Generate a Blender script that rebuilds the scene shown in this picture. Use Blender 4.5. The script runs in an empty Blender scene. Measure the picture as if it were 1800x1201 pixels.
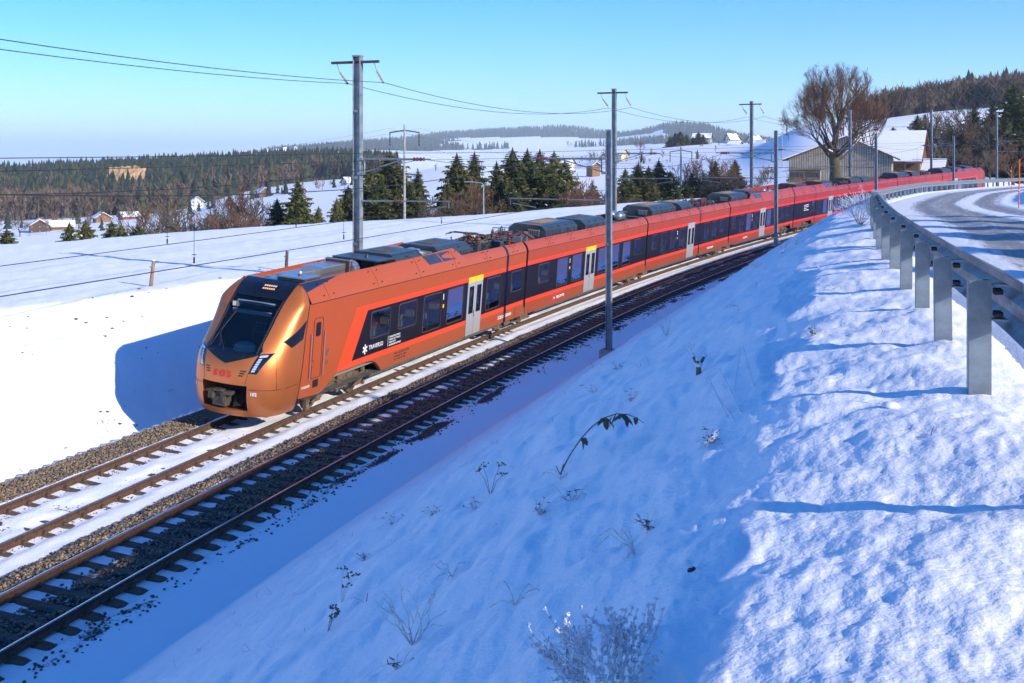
import bpy, bmesh, math, random
import numpy as np
from mathutils import Matrix, Vector, noise as mnoise
random.seed(7); RNG = np.random.default_rng(11)
scene = bpy.context.scene
# ---------------------------------------------------------------- camera, sky, sun, exposure
FPX, V0 = 1974.07, 273.93
cam_d = bpy.data.cameras.new('camera'); cam = bpy.data.objects.new('camera', cam_d)
scene.collection.objects.link(cam); scene.camera = cam
cam.location = (0, 0, 0); cam.rotation_euler = (math.pi / 2, 0, 0)
cam_d.sensor_width = 36.0; cam_d.lens = FPX / 1800 * 36.0
cam_d.shift_y = -(1201 / 2 - V0) / 1800
cam_d.clip_start = 0.1; cam_d.clip_end = 90000
SUN_EL = math.radians(23.2); SUN_AZ = math.radians(38)          # azimuth: behind the right-hand side
TO_SUN = Vector((math.cos(SUN_AZ) * math.cos(SUN_EL), -math.sin(SUN_AZ) * math.cos(SUN_EL), math.sin(SUN_EL)))
world = bpy.data.worlds.new('World'); scene.world = world; world.use_nodes = True
wn = world.node_tree.nodes; wl = world.node_tree.links
for n in list(wn): wn.remove(n)
sky = wn.new('ShaderNodeTexSky'); sky.sky_type = 'NISHITA'; sky.sun_disc = False
sky.sun_elevation = SUN_EL; sky.sun_rotation = math.atan2(TO_SUN.x, TO_SUN.y)
sky.altitude = 9000; sky.air_density = 3.0; sky.dust_density = 0.0; sky.ozone_density = 6.0
hsv = wn.new('ShaderNodeHueSaturation'); hsv.inputs['Saturation'].default_value = 1.3; hsv.inputs['Hue'].default_value = 0.511
bg = wn.new('ShaderNodeBackground'); bg.inputs['Strength'].default_value = 0.145
wo = wn.new('ShaderNodeOutputWorld')
wl.new(sky.outputs[0], hsv.inputs['Color']); wl.new(hsv.outputs[0], bg.inputs[0]); wl.new(bg.outputs[0], wo.inputs[0])
sun_d = bpy.data.lights.new('sun', 'SUN'); sun_d.energy = 4.2; sun_d.angle = math.radians(0.53); sun_d.color = (1.0, 0.90, 0.76)
sun = bpy.data.objects.new('sun', sun_d); scene.collection.objects.link(sun)
sun.rotation_euler = (-TO_SUN).to_track_quat('-Z', 'Y').to_euler()
scene.view_settings.view_transform = 'Standard'; scene.view_settings.look = 'None'
scene.view_settings.exposure = 0.68; scene.view_settings.gamma = 1.0; scene.view_settings.use_curve_mapping = False
scene.render.engine = 'CYCLES'
cy = scene.cycles
cy.use_denoising = True; cy.max_bounces = 8; cy.diffuse_bounces = 4; cy.glossy_bounces = 4; cy.transparent_max_bounces = 24
cy.transmission_bounces = 4; cy.volume_bounces = 1; cy.caustics_reflective = False; cy.caustics_refractive = False; cy.use_adaptive_sampling = True

COL = scene.collection
# ---------------------------------------------------------------- track geometry: an arc of 412 m radius, canted
TX, TY, TZ, TTH, TK = -8.37622, 29.77081, -7.64806, 0.33741, 0.00243
TG, TG2, CANT, CANTB, DB = 0.00574, 0.00011, 0.0801, 0.0542, 3.555
TR = 1 / TK; TCX = TX + TR * math.cos(TTH); TCY = TY - TR * math.sin(TTH)
def zr(s):
    s = np.clip(s, -120, 215); return TZ + TG * s + TG2 * s * s / 2
def sl(x, y):
    dx, dy = TCX - x, y - TCY
    return TR * (np.arctan2(dy, dx) - TTH), TR - np.hypot(dx, dy)
def at(s, l, h=0.0):
    th = TTH + TK * s
    return (TCX - (TR - l) * math.cos(th), TCY + (TR - l) * math.sin(th), float(zr(s)) + h)
def px(u, v, D):                                                   # a sighted direction turned into a place in the landscape
    return ((u - 900) / FPX * D, D, -(v - V0) / FPX * D)
def bed(l):                                                        # height of the two canted rail planes above rail level, minus nothing
    l = np.asarray(l, float)
    a = -(l - .75) * CANT; b = -(l - (DB + .75)) * CANTB
    t = np.clip((l - 1.55) / .75, 0, 1); t = t * t * (3 - 2 * t)
    return a * (1 - t) + b * t
def smooth(e0, e1, x):
    t = np.clip((x - e0) / (e1 - e0), 0, 1); return t * t * (3 - 2 * t)
def vnoise(x, y, seed=0):
    xi = np.floor(x); yi = np.floor(y); fx = x - xi; fy = y - yi
    fx = fx * fx * (3 - 2 * fx); fy = fy * fy * (3 - 2 * fy)
    def hsh(a, b):
        n = np.sin(a * 127.1 + b * 311.7 + seed * 74.7) * 43758.5453
        return n - np.floor(n)
    return ((hsh(xi, yi) * (1 - fx) + hsh(xi + 1, yi) * fx) * (1 - fy) + (hsh(xi, yi + 1) * (1 - fx) + hsh(xi + 1, yi + 1) * fx) * fy) * 2 - 1
def fbm(x, y, seed=0, oct=3):
    r = 0; a = 1.0; t = 0
    for i in range(oct):
        r = r + a * vnoise(x * 2 ** i + i * 17.3, y * 2 ** i - i * 9.1, seed + i); t += a; a *= .5
    return r / t
# ---------------------------------------------------------------- guard rail line, in track coordinates
GPTS = [(-9, -40, -1.3), (-4.2, -20, -1.35), (-.6, -6, -1.42), (.95, 0, -1.48), (2.1, 4, -1.52), (3.11, 7.48, -1.56), (3.74, 9.74, -1.61), (4.5, 12.4, -1.66), (5.6, 16.4, -1.70), (7.0, 21.4, -1.72),
        (8.7, 27, -1.76), (11.6, 36, -1.98), (16.0, 50.5, -2.4), (21.9, 67, -2.8), (32.8, 90, -2.95), (48.6, 115, -3.2), (67, 139, -3.4), (95, 170, -3.6), (140, 205, -3.8)]
_g = np.array(GPTS); _gs, _gl = sl(_g[:, 0], _g[:, 1])
def lg(s): return np.interp(s, _gs, _gl)
def zg(s): return np.interp(s, _gs, _g[:, 2])
# far country: for each direction, distance and height
FAR = {0: [(64, -5.2), (110, -13), (200, -25), (350, -24), (450, -27.6), (520, -28), (700, -25), (900, -20.5), (1000, -23), (1400, -60), (2500, -120), (6000, -230), (12000, -300), (40000, -380)],
       300: [(74, -5.1), (120, -12.5), (220, -22), (380, -21.5), (450, -24), (520, -24.5), (700, -19), (950, -12.5), (1050, -15), (1500, -45), (3000, -60), (5000, -22), (8000, -150), (40000, -380)],
       470: [(80, -5), (130, -12), (220, -19), (420, -15), (500, -15.5), (600, -15.5), (800, -11.5), (1000, -9), (1150, -13), (1600, -25), (2600, 8), (3300, 8), (6000, -50), (40000, -380)],
       620: [(85, -4.95), (130, -12), (220, -16), (450, -12), (520, -12.5), (700, -11), (1000, -6.5), (1150, -10), (1600, -20), (3000, 22), (4500, 48), (8000, 0), (40000, -380)],
       800: [(92, -4.85), (140, -12), (250, -14), (420, -6), (500, -3), (700, -20), (2000, -20), (3000, 18), (4200, 75), (4700, 95), (8000, 0), (40000, -380)],
       1000: [(106, -4.6), (150, -11), (250, -13), (400, -7), (520, -4), (750, -8), (2000, -10), (3200, 30), (4500, 118), (8000, 0), (40000, -380)],
       1100: [(114, -4.5), (150, -10), (250, -10), (350, -8), (500, -1), (620, 2), (800, -3), (2000, 0), (3200, 40), (4300, 74), (8000, 0), (40000, -380)],
       1200: [(123, -4.4), (160, -8), (250, -7), (330, -5), (450, 0), (600, 6), (720, 6), (1500, 0), (2800, 40), (3500, 112), (8000, 0), (40000, -380)],
       1320: [(130, -4.6), (160, -5.5), (220, -6), (300, -3), (420, 2), (560, 7), (800, 6), (2000, 6), (2800, 38), (3600, 46), (8000, 0), (40000, -380)],
       1400: [(132, -5), (165, -5), (210, -4.5), (260, -2), (330, 8), (370, 11), (450, 9), (1000, 0), (3500, 20), (8000, 0), (40000, -380)],
       1520: [(135, -5), (175, -5), (215, -3.5), (260, 1), (330, 9.5), (400, 12.5), (500, 13), (650, 10), (1500, 0), (4000, 0), (40000, -380)],
       1640: [(145, -4.8), (180, -4.5), (215, -3), (260, 2), (330, 11.5), (400, 15.5), (500, 20), (600, 23), (800, 15), (1500, 0), (40000, -380)],
       1800: [(165, -4.5), (200, -3.8), (230, -2), (280, 5), (350, 14), (420, 19), (520, 26), (650, 34), (900, 25), (1500, 5), (40000, -380)]}
_ft = np.array([(u - 900) / FPX for u in FAR]); _fl = np.linspace(math.log(55), math.log(40000), 420)
_tab = np.array([np.interp(_fl, [math.log(d) for d, z in k], [z for d, z in k]) for k in FAR.values()])
_ker = np.hanning(9); _ker /= _ker.sum()
_tab = np.array([np.convolve(np.pad(r, 4, mode='edge'), _ker, 'valid') for r in _tab])
_dc = np.array([k[0][0] for k in FAR.values()])
_ft2 = np.linspace(_ft[0], _ft[-1], 240)                           # blend neighbouring directions smoothly
_tab = np.stack([np.interp(_ft2, _ft, _tab[:, j]) for j in range(_tab.shape[1])], 1); _dc = np.interp(_ft2, _ft, _dc)
_k2 = np.hanning(25); _k2 /= _k2.sum()
_tab = np.stack([np.convolve(np.pad(_tab[:, j], 12, mode='edge'), _k2, 'valid') for j in range(_tab.shape[1])], 1); _ft = _ft2
def far_z(x, y):
    r = np.hypot(x, y); t = np.clip(np.where(y > 1e-3, x / np.maximum(y, 1e-3), np.sign(x) * 9), _ft[0], _ft[-1])
    D = np.where(y > 1e-3, np.maximum(y, r * .6), r)
    fi = np.interp(t, _ft, np.arange(len(_ft))); i = np.minimum(fi.astype(int), len(_ft) - 2); w = fi - i
    fj = np.interp(np.log(np.maximum(D, 55)), _fl, np.arange(len(_fl))); j = np.minimum(fj.astype(int), len(_fl) - 2); q = fj - j
    z0 = _tab[i, j] * (1 - q) + _tab[i, j + 1] * q; z1 = _tab[i + 1, j] * (1 - q) + _tab[i + 1, j + 1] * q
    return z0 * (1 - w) + z1 * w, np.interp(t, _ft, _dc), D
def ground_z(x, y, detail=True):
    x = np.asarray(x, float); y = np.asarray(y, float)
    s, l = sl(x, y); r = np.hypot(x, y); z_r = zr(s)
    sc = np.clip(s, -60, 200); g_l = lg(sc); g_z = zg(sc)
    zf = -4.86 + .1 * np.sin(x * .05) + .0 * y + .05 * fbm(x * .12, y * .12, 3)
    fz, dc, D = far_z(x, y)
    # left: cutting bank and field
    ltop = -7.9 - 1.7 * smooth(13, 0, s); lf = -3.15
    t = np.clip((lf - l) / (lf - ltop), 0, 1); tt = .8 * t + .2 * t * t * (3 - 2 * t)
    zl = (z_r - .62) * (1 - tt) + zf * tt
    wfar = smooth(.93, 1.12, D / dc) * smooth(-6, -11, l); wfar = np.maximum(wfar, smooth(195, 230, s))
    zl = zl * (1 - wfar) + fz * wfar
    # bed (the ballast sheet lies above)
    zb = z_r + bed(np.clip(l, -2.6, 6)) - .42
    # right: foot, slope, crest, shoulder, road, cut slope
    lfoot = 6.0; cw = 1.46 + .34 * fbm(sc * .55, sc * 0, 19); lc = g_l - cw; zc = g_z - .30
    t = np.clip((l - lfoot) / np.maximum(lc - lfoot, .5), 0, 1)
    bow = .16 * np.sin(t * math.pi) ** 1.0
    zs = (z_r - .50) + (zc - z_r + .50) * t + bow * (zc - z_r) * .22 * (t - .15)
    t2 = np.clip((l - lc) / cw, 0, 1); zs = np.where(l > lc, zc + (g_z - zc) * (1.5 * t2 - .5 * t2 * t2), zs)
    lr0, lr1 = g_l + .25, g_l + 6.9
    zroad = g_z - .05 + .02 * (l - lr0)
    zs = np.where(l > g_l, zroad * smooth(0, .5, l - g_l) + g_z * (1 - smooth(0, .5, l - g_l)), zs)
    up = np.clip(l - lr1, 0, 14); zs = np.where(l > lr1, zroad + .29 * up * smooth(0, 1.2, l - lr1), zs)
    wr = np.maximum(smooth(g_l + 14, g_l + 30, l) * smooth(120, 190, r), smooth(195, 230, s))
    zs = zs * (1 - wr) + fz * wr
    z = np.where(l < -2.85, zl, np.where(l > 5.75, zs, zb))
    k = smooth(-3.6, -2.85, l) * smooth(-2.85, -3.6, l)
    if detail:
        near = smooth(140, 60, r); rd = smooth(.1, .5, l - lr0) * smooth(.2, -.3, l - lr1)
        out = smooth(5.9, 7.0, l) + smooth(-3.1, -4.2, l)
        sh = smooth(lc - 1.2, lc + .1, l) * (1 - rd) * (l < lr1 + 2)
        slope = smooth(6.2, 8, l) * smooth(.4, -.6, l - lc)
        z = z + near * out * (1 - rd) * (.05 * fbm(x * .55, y * .55, 5) + .03 * fbm(x * 1.9, y * 1.9, 8))
        # snow creep on the shaded slope: soft terraces running along it
        z = z + near * slope * (.065 * fbm(s * .5, l * 1.5, 21) + .045 * fbm(s * 1.3 + .9 * l, l * 3.1, 22) + .016 * fbm(s * 3 + l * 3, l * 8, 24))
        z = z + smooth(60, 25, r) * sh * (.06 * fbm(x * 1.1, y * 1.1, 31) + .016 * fbm(x * 3.4, y * 3.4, 33) + .012 * fbm(x * 9, y * 9, 35, 2) + .008 * fbm(x * 22, y * 22, 37, 2))
        z = z + near * smooth(-8, -10, l) * .03 * fbm(x * 1.2, y * 1.2, 41)
        z = z + near * smooth(-3.2, -4, l) * smooth(ltop - 1, ltop + .5, l) * (.085 * fbm(x * .8, y * .8, 43) + .04 * fbm(x * 2.6, y * 2.6, 45) + .018 * fbm(x * 7, y * 7, 47, 2))
        z = z - near * rd * (.025 * np.maximum(0, np.cos((l - lr0 - 1.5) * 3.3)) ** 2) + near * rd * .012 * fbm(s * .7, l * 5, 51)
    return z
# ---------------------------------------------------------------- helpers
def tag(o, label=None, cat=None, group=None, kind=None):
    if label: o['label'] = label
    if cat: o['category'] = cat
    if group: o['group'] = group
    if kind: o['kind'] = kind
    return o
def empty(name, loc=(0, 0, 0), rz=0.0, parent=None):
    o = bpy.data.objects.new(name, None); o.empty_display_size = .2; o.location = loc; o.rotation_euler = (0, 0, rz)
    COL.objects.link(o); o.parent = parent; return o
def link(name, me, parent=None, loc=None):
    o = bpy.data.objects.new(name, me); COL.objects.link(o); o.parent = parent
    if loc is not None: o.location = loc
    return o
def shade(me, angle=None):
    me.polygons.foreach_set('use_smooth', np.ones(len(me.polygons), bool))
    if angle is not None: me.set_sharp_from_angle(angle=math.radians(angle))
class MB:
    def __init__(s): s.v = []; s.f = []; s.m = []
    def add(s, vs, fs, mi=0):
        n = len(s.v); s.v += [tuple(map(float, p)) for p in vs]; s.f += [tuple(n + i for i in f) for f in fs]; s.m += [mi] * len(fs); return s
    def box(s, c, d, mi=0, rz=0.0, taper=1.0):
        x, y, z = d[0] / 2, d[1] / 2, d[2] / 2; vs = []
        for k, (sx, sy, sz) in enumerate([(-1, -1, -1), (1, -1, -1), (1, 1, -1), (-1, 1, -1), (-1, -1, 1), (1, -1, 1), (1, 1, 1), (-1, 1, 1)]):
            t = taper if sz > 0 else 1; a, b = sx * x * t, sy * y * t
            if rz: a, b = a * math.cos(rz) - b * math.sin(rz), a * math.sin(rz) + b * math.cos(rz)
            vs.append((c[0] + a, c[1] + b, c[2] + sz * z))
        return s.add(vs, [(0, 3, 2, 1), (4, 5, 6, 7), (0, 1, 5, 4), (1, 2, 6, 5), (2, 3, 7, 6), (3, 0, 4, 7)], mi)
    def poly(s, pts, mi=0): return s.add(pts, [tuple(range(len(pts)))], mi)
    def tube(s, p, q, r0, r1=None, n=6, mi=0, cap=True):
        r1 = r0 if r1 is None else r1; p, q = Vector(p), Vector(q); d = q - p
        if d.length < 1e-6: return s
        a = d.orthogonal().normalized(); b = d.normalized().cross(a); vs = []
        for c, r in ((p, r0), (q, r1)):
            for i in range(n):
                t = 2 * math.pi * i / n; vs.append(c + a * (r * math.cos(t)) + b * (r * math.sin(t)))
        fs = [(i, (i + 1) % n, n + (i + 1) % n, n + i) for i in range(n)]
        if cap: fs += [tuple(reversed(range(n))), tuple(range(n, 2 * n))]
        return s.add(vs, fs, mi)
    def path(s, pts, r, n=6, mi=0):
        for i in range(len(pts) - 1):
            ra = r[i] if hasattr(r, '__len__') else r; rb = r[i + 1] if hasattr(r, '__len__') else r
            s.tube(pts[i], pts[i + 1], ra, rb, n, mi, cap=(i in (0, len(pts) - 2)))
        return s
    def lathe(s, o, axis, prof, n=12, mi=0):
        o = Vector(o); ax = Vector(axis).normalized(); a = ax.orthogonal().normalized(); b = ax.cross(a); vs = []
        for (t, r) in prof:
            for i in range(n):
                u = 2 * math.pi * i / n; vs.append(o + ax * t + a * (r * math.cos(u)) + b * (r * math.sin(u)))
        fs = [(k * n + i, k * n + (i + 1) % n, (k + 1) * n + (i + 1) % n, (k + 1) * n + i) for k in range(len(prof) - 1) for i in range(n)]
        fs += [tuple(reversed(range(n))), tuple(range((len(prof) - 1) * n, len(prof) * n))]
        return s.add(vs, fs, mi)
    def prism(s, pts2, fn, d, mi=0):                                # outline pts2 placed by fn(p, depth), thickness d
        n = len(pts2); vs = [fn(p, 0) for p in pts2] + [fn(p, d) for p in pts2]
        return s.add(vs, [tuple(range(n)), tuple(reversed(range(n, 2 * n)))] + [(i, n + i, n + (i + 1) % n, (i + 1) % n) for i in range(n)], mi)
    def mesh(s, name, mats, smooth=None, bevel=0):
        me = bpy.data.meshes.new(name); me.from_pydata(s.v, [], s.f)
        for m in (mats if isinstance(mats, (list, tuple)) else [mats]): me.materials.append(m)
        me.polygons.foreach_set('material_index', np.array(s.m, np.int32))
        if bevel:
            bm = bmesh.new(); bm.from_mesh(me); bmesh.ops.remove_doubles(bm, verts=bm.verts, dist=1e-5)
            bmesh.ops.recalc_face_normals(bm, faces=bm.faces)
            bmesh.ops.bevel(bm, geom=[e for e in bm.edges if e.is_manifold and e.calc_face_angle(0) > .5], offset=bevel, segments=2, affect='EDGES', profile=.6)
            bm.to_mesh(me); bm.free()
        elif smooth is None or smooth >= 0:
            bm = bmesh.new(); bm.from_mesh(me); bmesh.ops.recalc_face_normals(bm, faces=bm.faces); bm.to_mesh(me); bm.free()
        if smooth: shade(me, abs(smooth))
        me.update(); return me
    def build(s, name, mats, parent=None, loc=None, smooth=None, bevel=0):
        return link(name, s.mesh(name, mats, smooth, bevel), parent, loc)
def grid_mesh(name, P, mats, close=False, smooth=True):
    """P: array rows x cols x 3"""
    r, c = P.shape[:2]; me = bpy.data.meshes.new(name)
    idx = np.arange(r * c).reshape(r, c)
    if close: idx = np.concatenate([idx, idx[:, :1]], 1)
    q = np.stack([idx[:-1, :-1], idx[:-1, 1:], idx[1:, 1:], idx[1:, :-1]], -1).reshape(-1, 4)
    fast(me, P.reshape(-1, 3), q)
    for m in (mats if isinstance(mats, (list, tuple)) else [mats]): me.materials.append(m)
    if smooth: shade(me)
    return me
def fast(me, V, Fq):
    n = Fq.shape[1]
    me.vertices.add(len(V)); me.vertices.foreach_set('co', np.ascontiguousarray(V, np.float32).ravel())
    me.loops.add(Fq.size); me.loops.foreach_set('vertex_index', np.ascontiguousarray(Fq, np.int32).ravel())
    me.polygons.add(len(Fq)); me.polygons.foreach_set('loop_start', np.arange(0, Fq.size, n, dtype=np.int32))
    me.update(calc_edges=True); me.validate()
def scatter(name, templates, pos, scl, rot, mats, tilt=None, mi=None, smooth=False):
    """many small pieces joined in one mesh: templates [(V,F tri)], pos n x 3, scl n or n x 3, rot about z"""
    Vs = []; Fs = []; M = []; off = 0; pick = RNG.integers(0, len(templates), len(pos))
    for k, (V, F) in enumerate(templates):
        ids = np.where(pick == k)[0]
        if not len(ids): continue
        S = scl[ids]; S = S[:, None, None] if S.ndim == 1 else S[:, None, :]
        W = V[None] * S
        if tilt is not None:
            c, s_ = np.cos(tilt[ids])[:, None], np.sin(tilt[ids])[:, None]
            W = np.stack([W[..., 0], W[..., 1] * c - W[..., 2] * s_, W[..., 1] * s_ + W[..., 2] * c], -1)
        c, s_ = np.cos(rot[ids])[:, None], np.sin(rot[ids])[:, None]
        W = np.stack([W[..., 0] * c - W[..., 1] * s_, W[..., 0] * s_ + W[..., 1] * c, W[..., 2]], -1) + pos[ids][:, None]
        Vs.append(W.reshape(-1, 3)); Fs.append((F[None] + (np.arange(len(ids)) * len(V))[:, None, None] + off).reshape(-1, F.shape[1])); off += len(ids) * len(V)
        if mi is not None: M.append(np.repeat(mi[ids], len(F)))
    me = bpy.data.meshes.new(name); fast(me, np.concatenate(Vs), np.concatenate(Fs))
    for m in mats: me.materials.append(m)
    if mi is not None: me.polygons.foreach_set('material_index', np.concatenate(M).astype(np.int32))
    if smooth: shade(me)
    return me
# ---------------------------------------------------------------- materials
MATS = {}
def nt(name):
    m = bpy.data.materials.new(name); m.use_nodes = True; t = m.node_tree
    p = t.nodes['Principled BSDF']; MATS[name] = m
    return m, t.nodes, t.links, p
def setc(p, c): p.inputs['Base Color'].default_value = (*c, 1)
def mat(name, c, rough=.6, metal=0.0, var=0.0, vscale=6.0, bump=0.0, bscale=40.0, coat=0.0, c2=None, spec=.5, lo=.35, hi=.65):
    m, n, l, p = nt(name); setc(p, c); p.inputs['Roughness'].default_value = rough; p.inputs['Metallic'].default_value = metal
    p.inputs['Coat Weight'].default_value = coat; p.inputs['Coat Roughness'].default_value = .06; p.inputs['Specular IOR Level'].default_value = spec
    if var or c2 or bump:
        tc = n.new('ShaderNodeTexCoord')
    if var or c2:
        no = n.new('ShaderNodeTexNoise'); no.inputs['Scale'].default_value = vscale; no.inputs['Detail'].default_value = 5; no.inputs['Roughness'].default_value = .6
        l.new(tc.outputs['Object'], no.inputs['Vector'])
        mr = n.new('ShaderNodeMapRange'); mr.inputs['From Min'].default_value = lo; mr.inputs['From Max'].default_value = hi; l.new(no.outputs['Fac'], mr.inputs['Value'])
        mx = n.new('ShaderNodeMix'); mx.data_type = 'RGBA'; l.new(mr.outputs[0], mx.inputs[0])
        d = c2 or tuple(x * (1 - var) for x in c); e = c if c2 else tuple(min(1, x * (1 + var)) for x in c)
        mx.inputs[6].default_value = (*e, 1); mx.inputs[7].default_value = (*d, 1); l.new(mx.outputs[2], p.inputs['Base Color'])
    if bump:
        nb = n.new('ShaderNodeTexNoise'); nb.inputs['Scale'].default_value = bscale; nb.inputs['Detail'].default_value = 4; l.new(tc.outputs['Object'], nb.inputs['Vector'])
        b = n.new('ShaderNodeBump'); b.inputs['Strength'].default_value = bump; b.inputs['Distance'].default_value = .02; l.new(nb.outputs['Fac'], b.inputs['Height']); l.new(b.outputs[0], p.inputs['Normal'])
    return m
def snow_mat(name, fine=1.0, far=False, dirt=0.0):
    m, n, l, p = nt(name); p.inputs['Roughness'].default_value = .75; p.inputs['Specular IOR Level'].default_value = .3
    geo = n.new('ShaderNodeNewGeometry')
    def noi(sc, det=4, rough=.6):
        t = n.new('ShaderNodeTexNoise'); t.inputs['Scale'].default_value = sc; t.inputs['Detail'].default_value = det; t.inputs['Roughness'].default_value = rough
        l.new(geo.outputs['Position'], t.inputs['Vector']); return t
    a = noi(1.5); mr = n.new('ShaderNodeMapRange'); mr.inputs['From Min'].default_value = .3; mr.inputs['From Max'].default_value = .7
    l.new(a.outputs['Fac'], mr.inputs['Value']); mx = n.new('ShaderNodeMix'); mx.data_type = 'RGBA'; l.new(mr.outputs[0], mx.inputs[0])
    mx.inputs[6].default_value = (.86, .885, .92, 1); mx.inputs[7].default_value = (.90, .915, .935, 1)
    out = mx.outputs[2]
    if dirt:                                                       # blades of last year's grass poking through
        d = noi(7, 6, .72); r = n.new('ShaderNodeMapRange'); r.inputs['From Min'].default_value = .66; r.inputs['From Max'].default_value = .71; l.new(d.outputs['Fac'], r.inputs['Value'])
        sc = n.new('ShaderNodeMath'); sc.operation = 'MULTIPLY'; sc.inputs[1].default_value = dirt; l.new(r.outputs[0], sc.inputs[0])
        m2 = n.new('ShaderNodeMix'); m2.data_type = 'RGBA'; l.new(sc.outputs[0], m2.inputs[0]); l.new(out, m2.inputs[6]); m2.inputs[7].default_value = (.22, .18, .10, 1); out = m2.outputs[2]
    l.new(out, p.inputs['Base Color'])
    if not far:
        prev = None
        for sc, st, dist in ((3.0, .55, .10), (11.0, .6, .045), (42.0, .55, .014), (150.0, .5 * fine, .004)):
            t = noi(sc, 3); b = n.new('ShaderNodeBump'); b.inputs['Strength'].default_value = st; b.inputs['Distance'].default_value = dist
            l.new(t.outputs['Fac'], b.inputs['Height'])
            if prev: l.new(prev.outputs[0], b.inputs['Normal'])
            prev = b
        l.new(prev.outputs[0], p.inputs['Normal'])
    return m
snow = snow_mat('snow')
snow_far = snow_mat('snow_far', far=True, dirt=.0)
bark = mat('bark', (.085, .06, .045), .9, var=.35, vscale=9, bump=.6, bscale=18)
steel = mat('galvanised_steel', (.25, .285, .30), .45, .5, var=.22, vscale=5, bump=.08, bscale=60)
steel_dull = mat('weathered_steel', (.24, .275, .285), .55, .35, var=.25, vscale=3, bump=.12, bscale=25)
dark = mat('black_rubber', (.012, .012, .014), .6)
wire_m = mat('wire_copper_oxide', (.035, .032, .030), .6, .4)
rust = mat('rust_steel', (.10, .052, .032), .75, .3, var=.35, vscale=14, bump=.25, bscale=60)
rail_top = mat('polished_rail', (.46, .48, .52), .22, .9)
wood = mat('weathered_wood', (.26, .17, .095), .85, var=.35, vscale=10, bump=.5, bscale=30)
# ---------------------------------------------------------------- the ground: one sheet from the camera's feet to the horizon
def make_ground():
    view = np.arange(-33, 33.01, .115); out = np.concatenate([np.arange(-180, -33, 3.0), [-33.5]]); outr = np.concatenate([[33.5], np.arange(36, 180, 3.0)])
    az = np.radians(np.concatenate([out, view, outr]))
    rr = [1.0]
    while rr[-1] < 40000: rr.append(rr[-1] * (1.0105 if rr[-1] < 60 else (1.0125 if rr[-1] < 700 else 1.022)))
    rr = np.array(rr); A, Rr = np.meshgrid(az, rr)
    X = Rr * np.sin(A); Y = Rr * np.cos(A); Z = ground_z(X, Y)
    # wooded far hills get a rough skin; road and bed sink under their own sheets
    s, l = sl(X, Y); sc = np.clip(s, -60, 200); g = lg(sc)
    rd = smooth(.35, .75, l - g) * smooth(6.7, 6.2, l - g) * (Rr < 260) * (s < 190)
    Z = Z - .11 * rd
    P = np.stack([X, Y, Z], -1); P = np.concatenate([P[:1] * [[[0, 0, 1]]], P], 0)
    me = grid_mesh('ground', P, [ground_mat], close=True)
    fx = np.concatenate([np.zeros((1, X.shape[1])), ((fbm(X * .0022, Y * .0012, 101, 4) > -.05) & (Z > -60) & (Rr > 2450)) * 1.0], 0)
    a = me.attributes.new('wood', 'FLOAT', 'POINT'); a.data.foreach_set('value', fx.astype(np.float32).ravel())
    return tag(link('ground', me), kind='structure')
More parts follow.
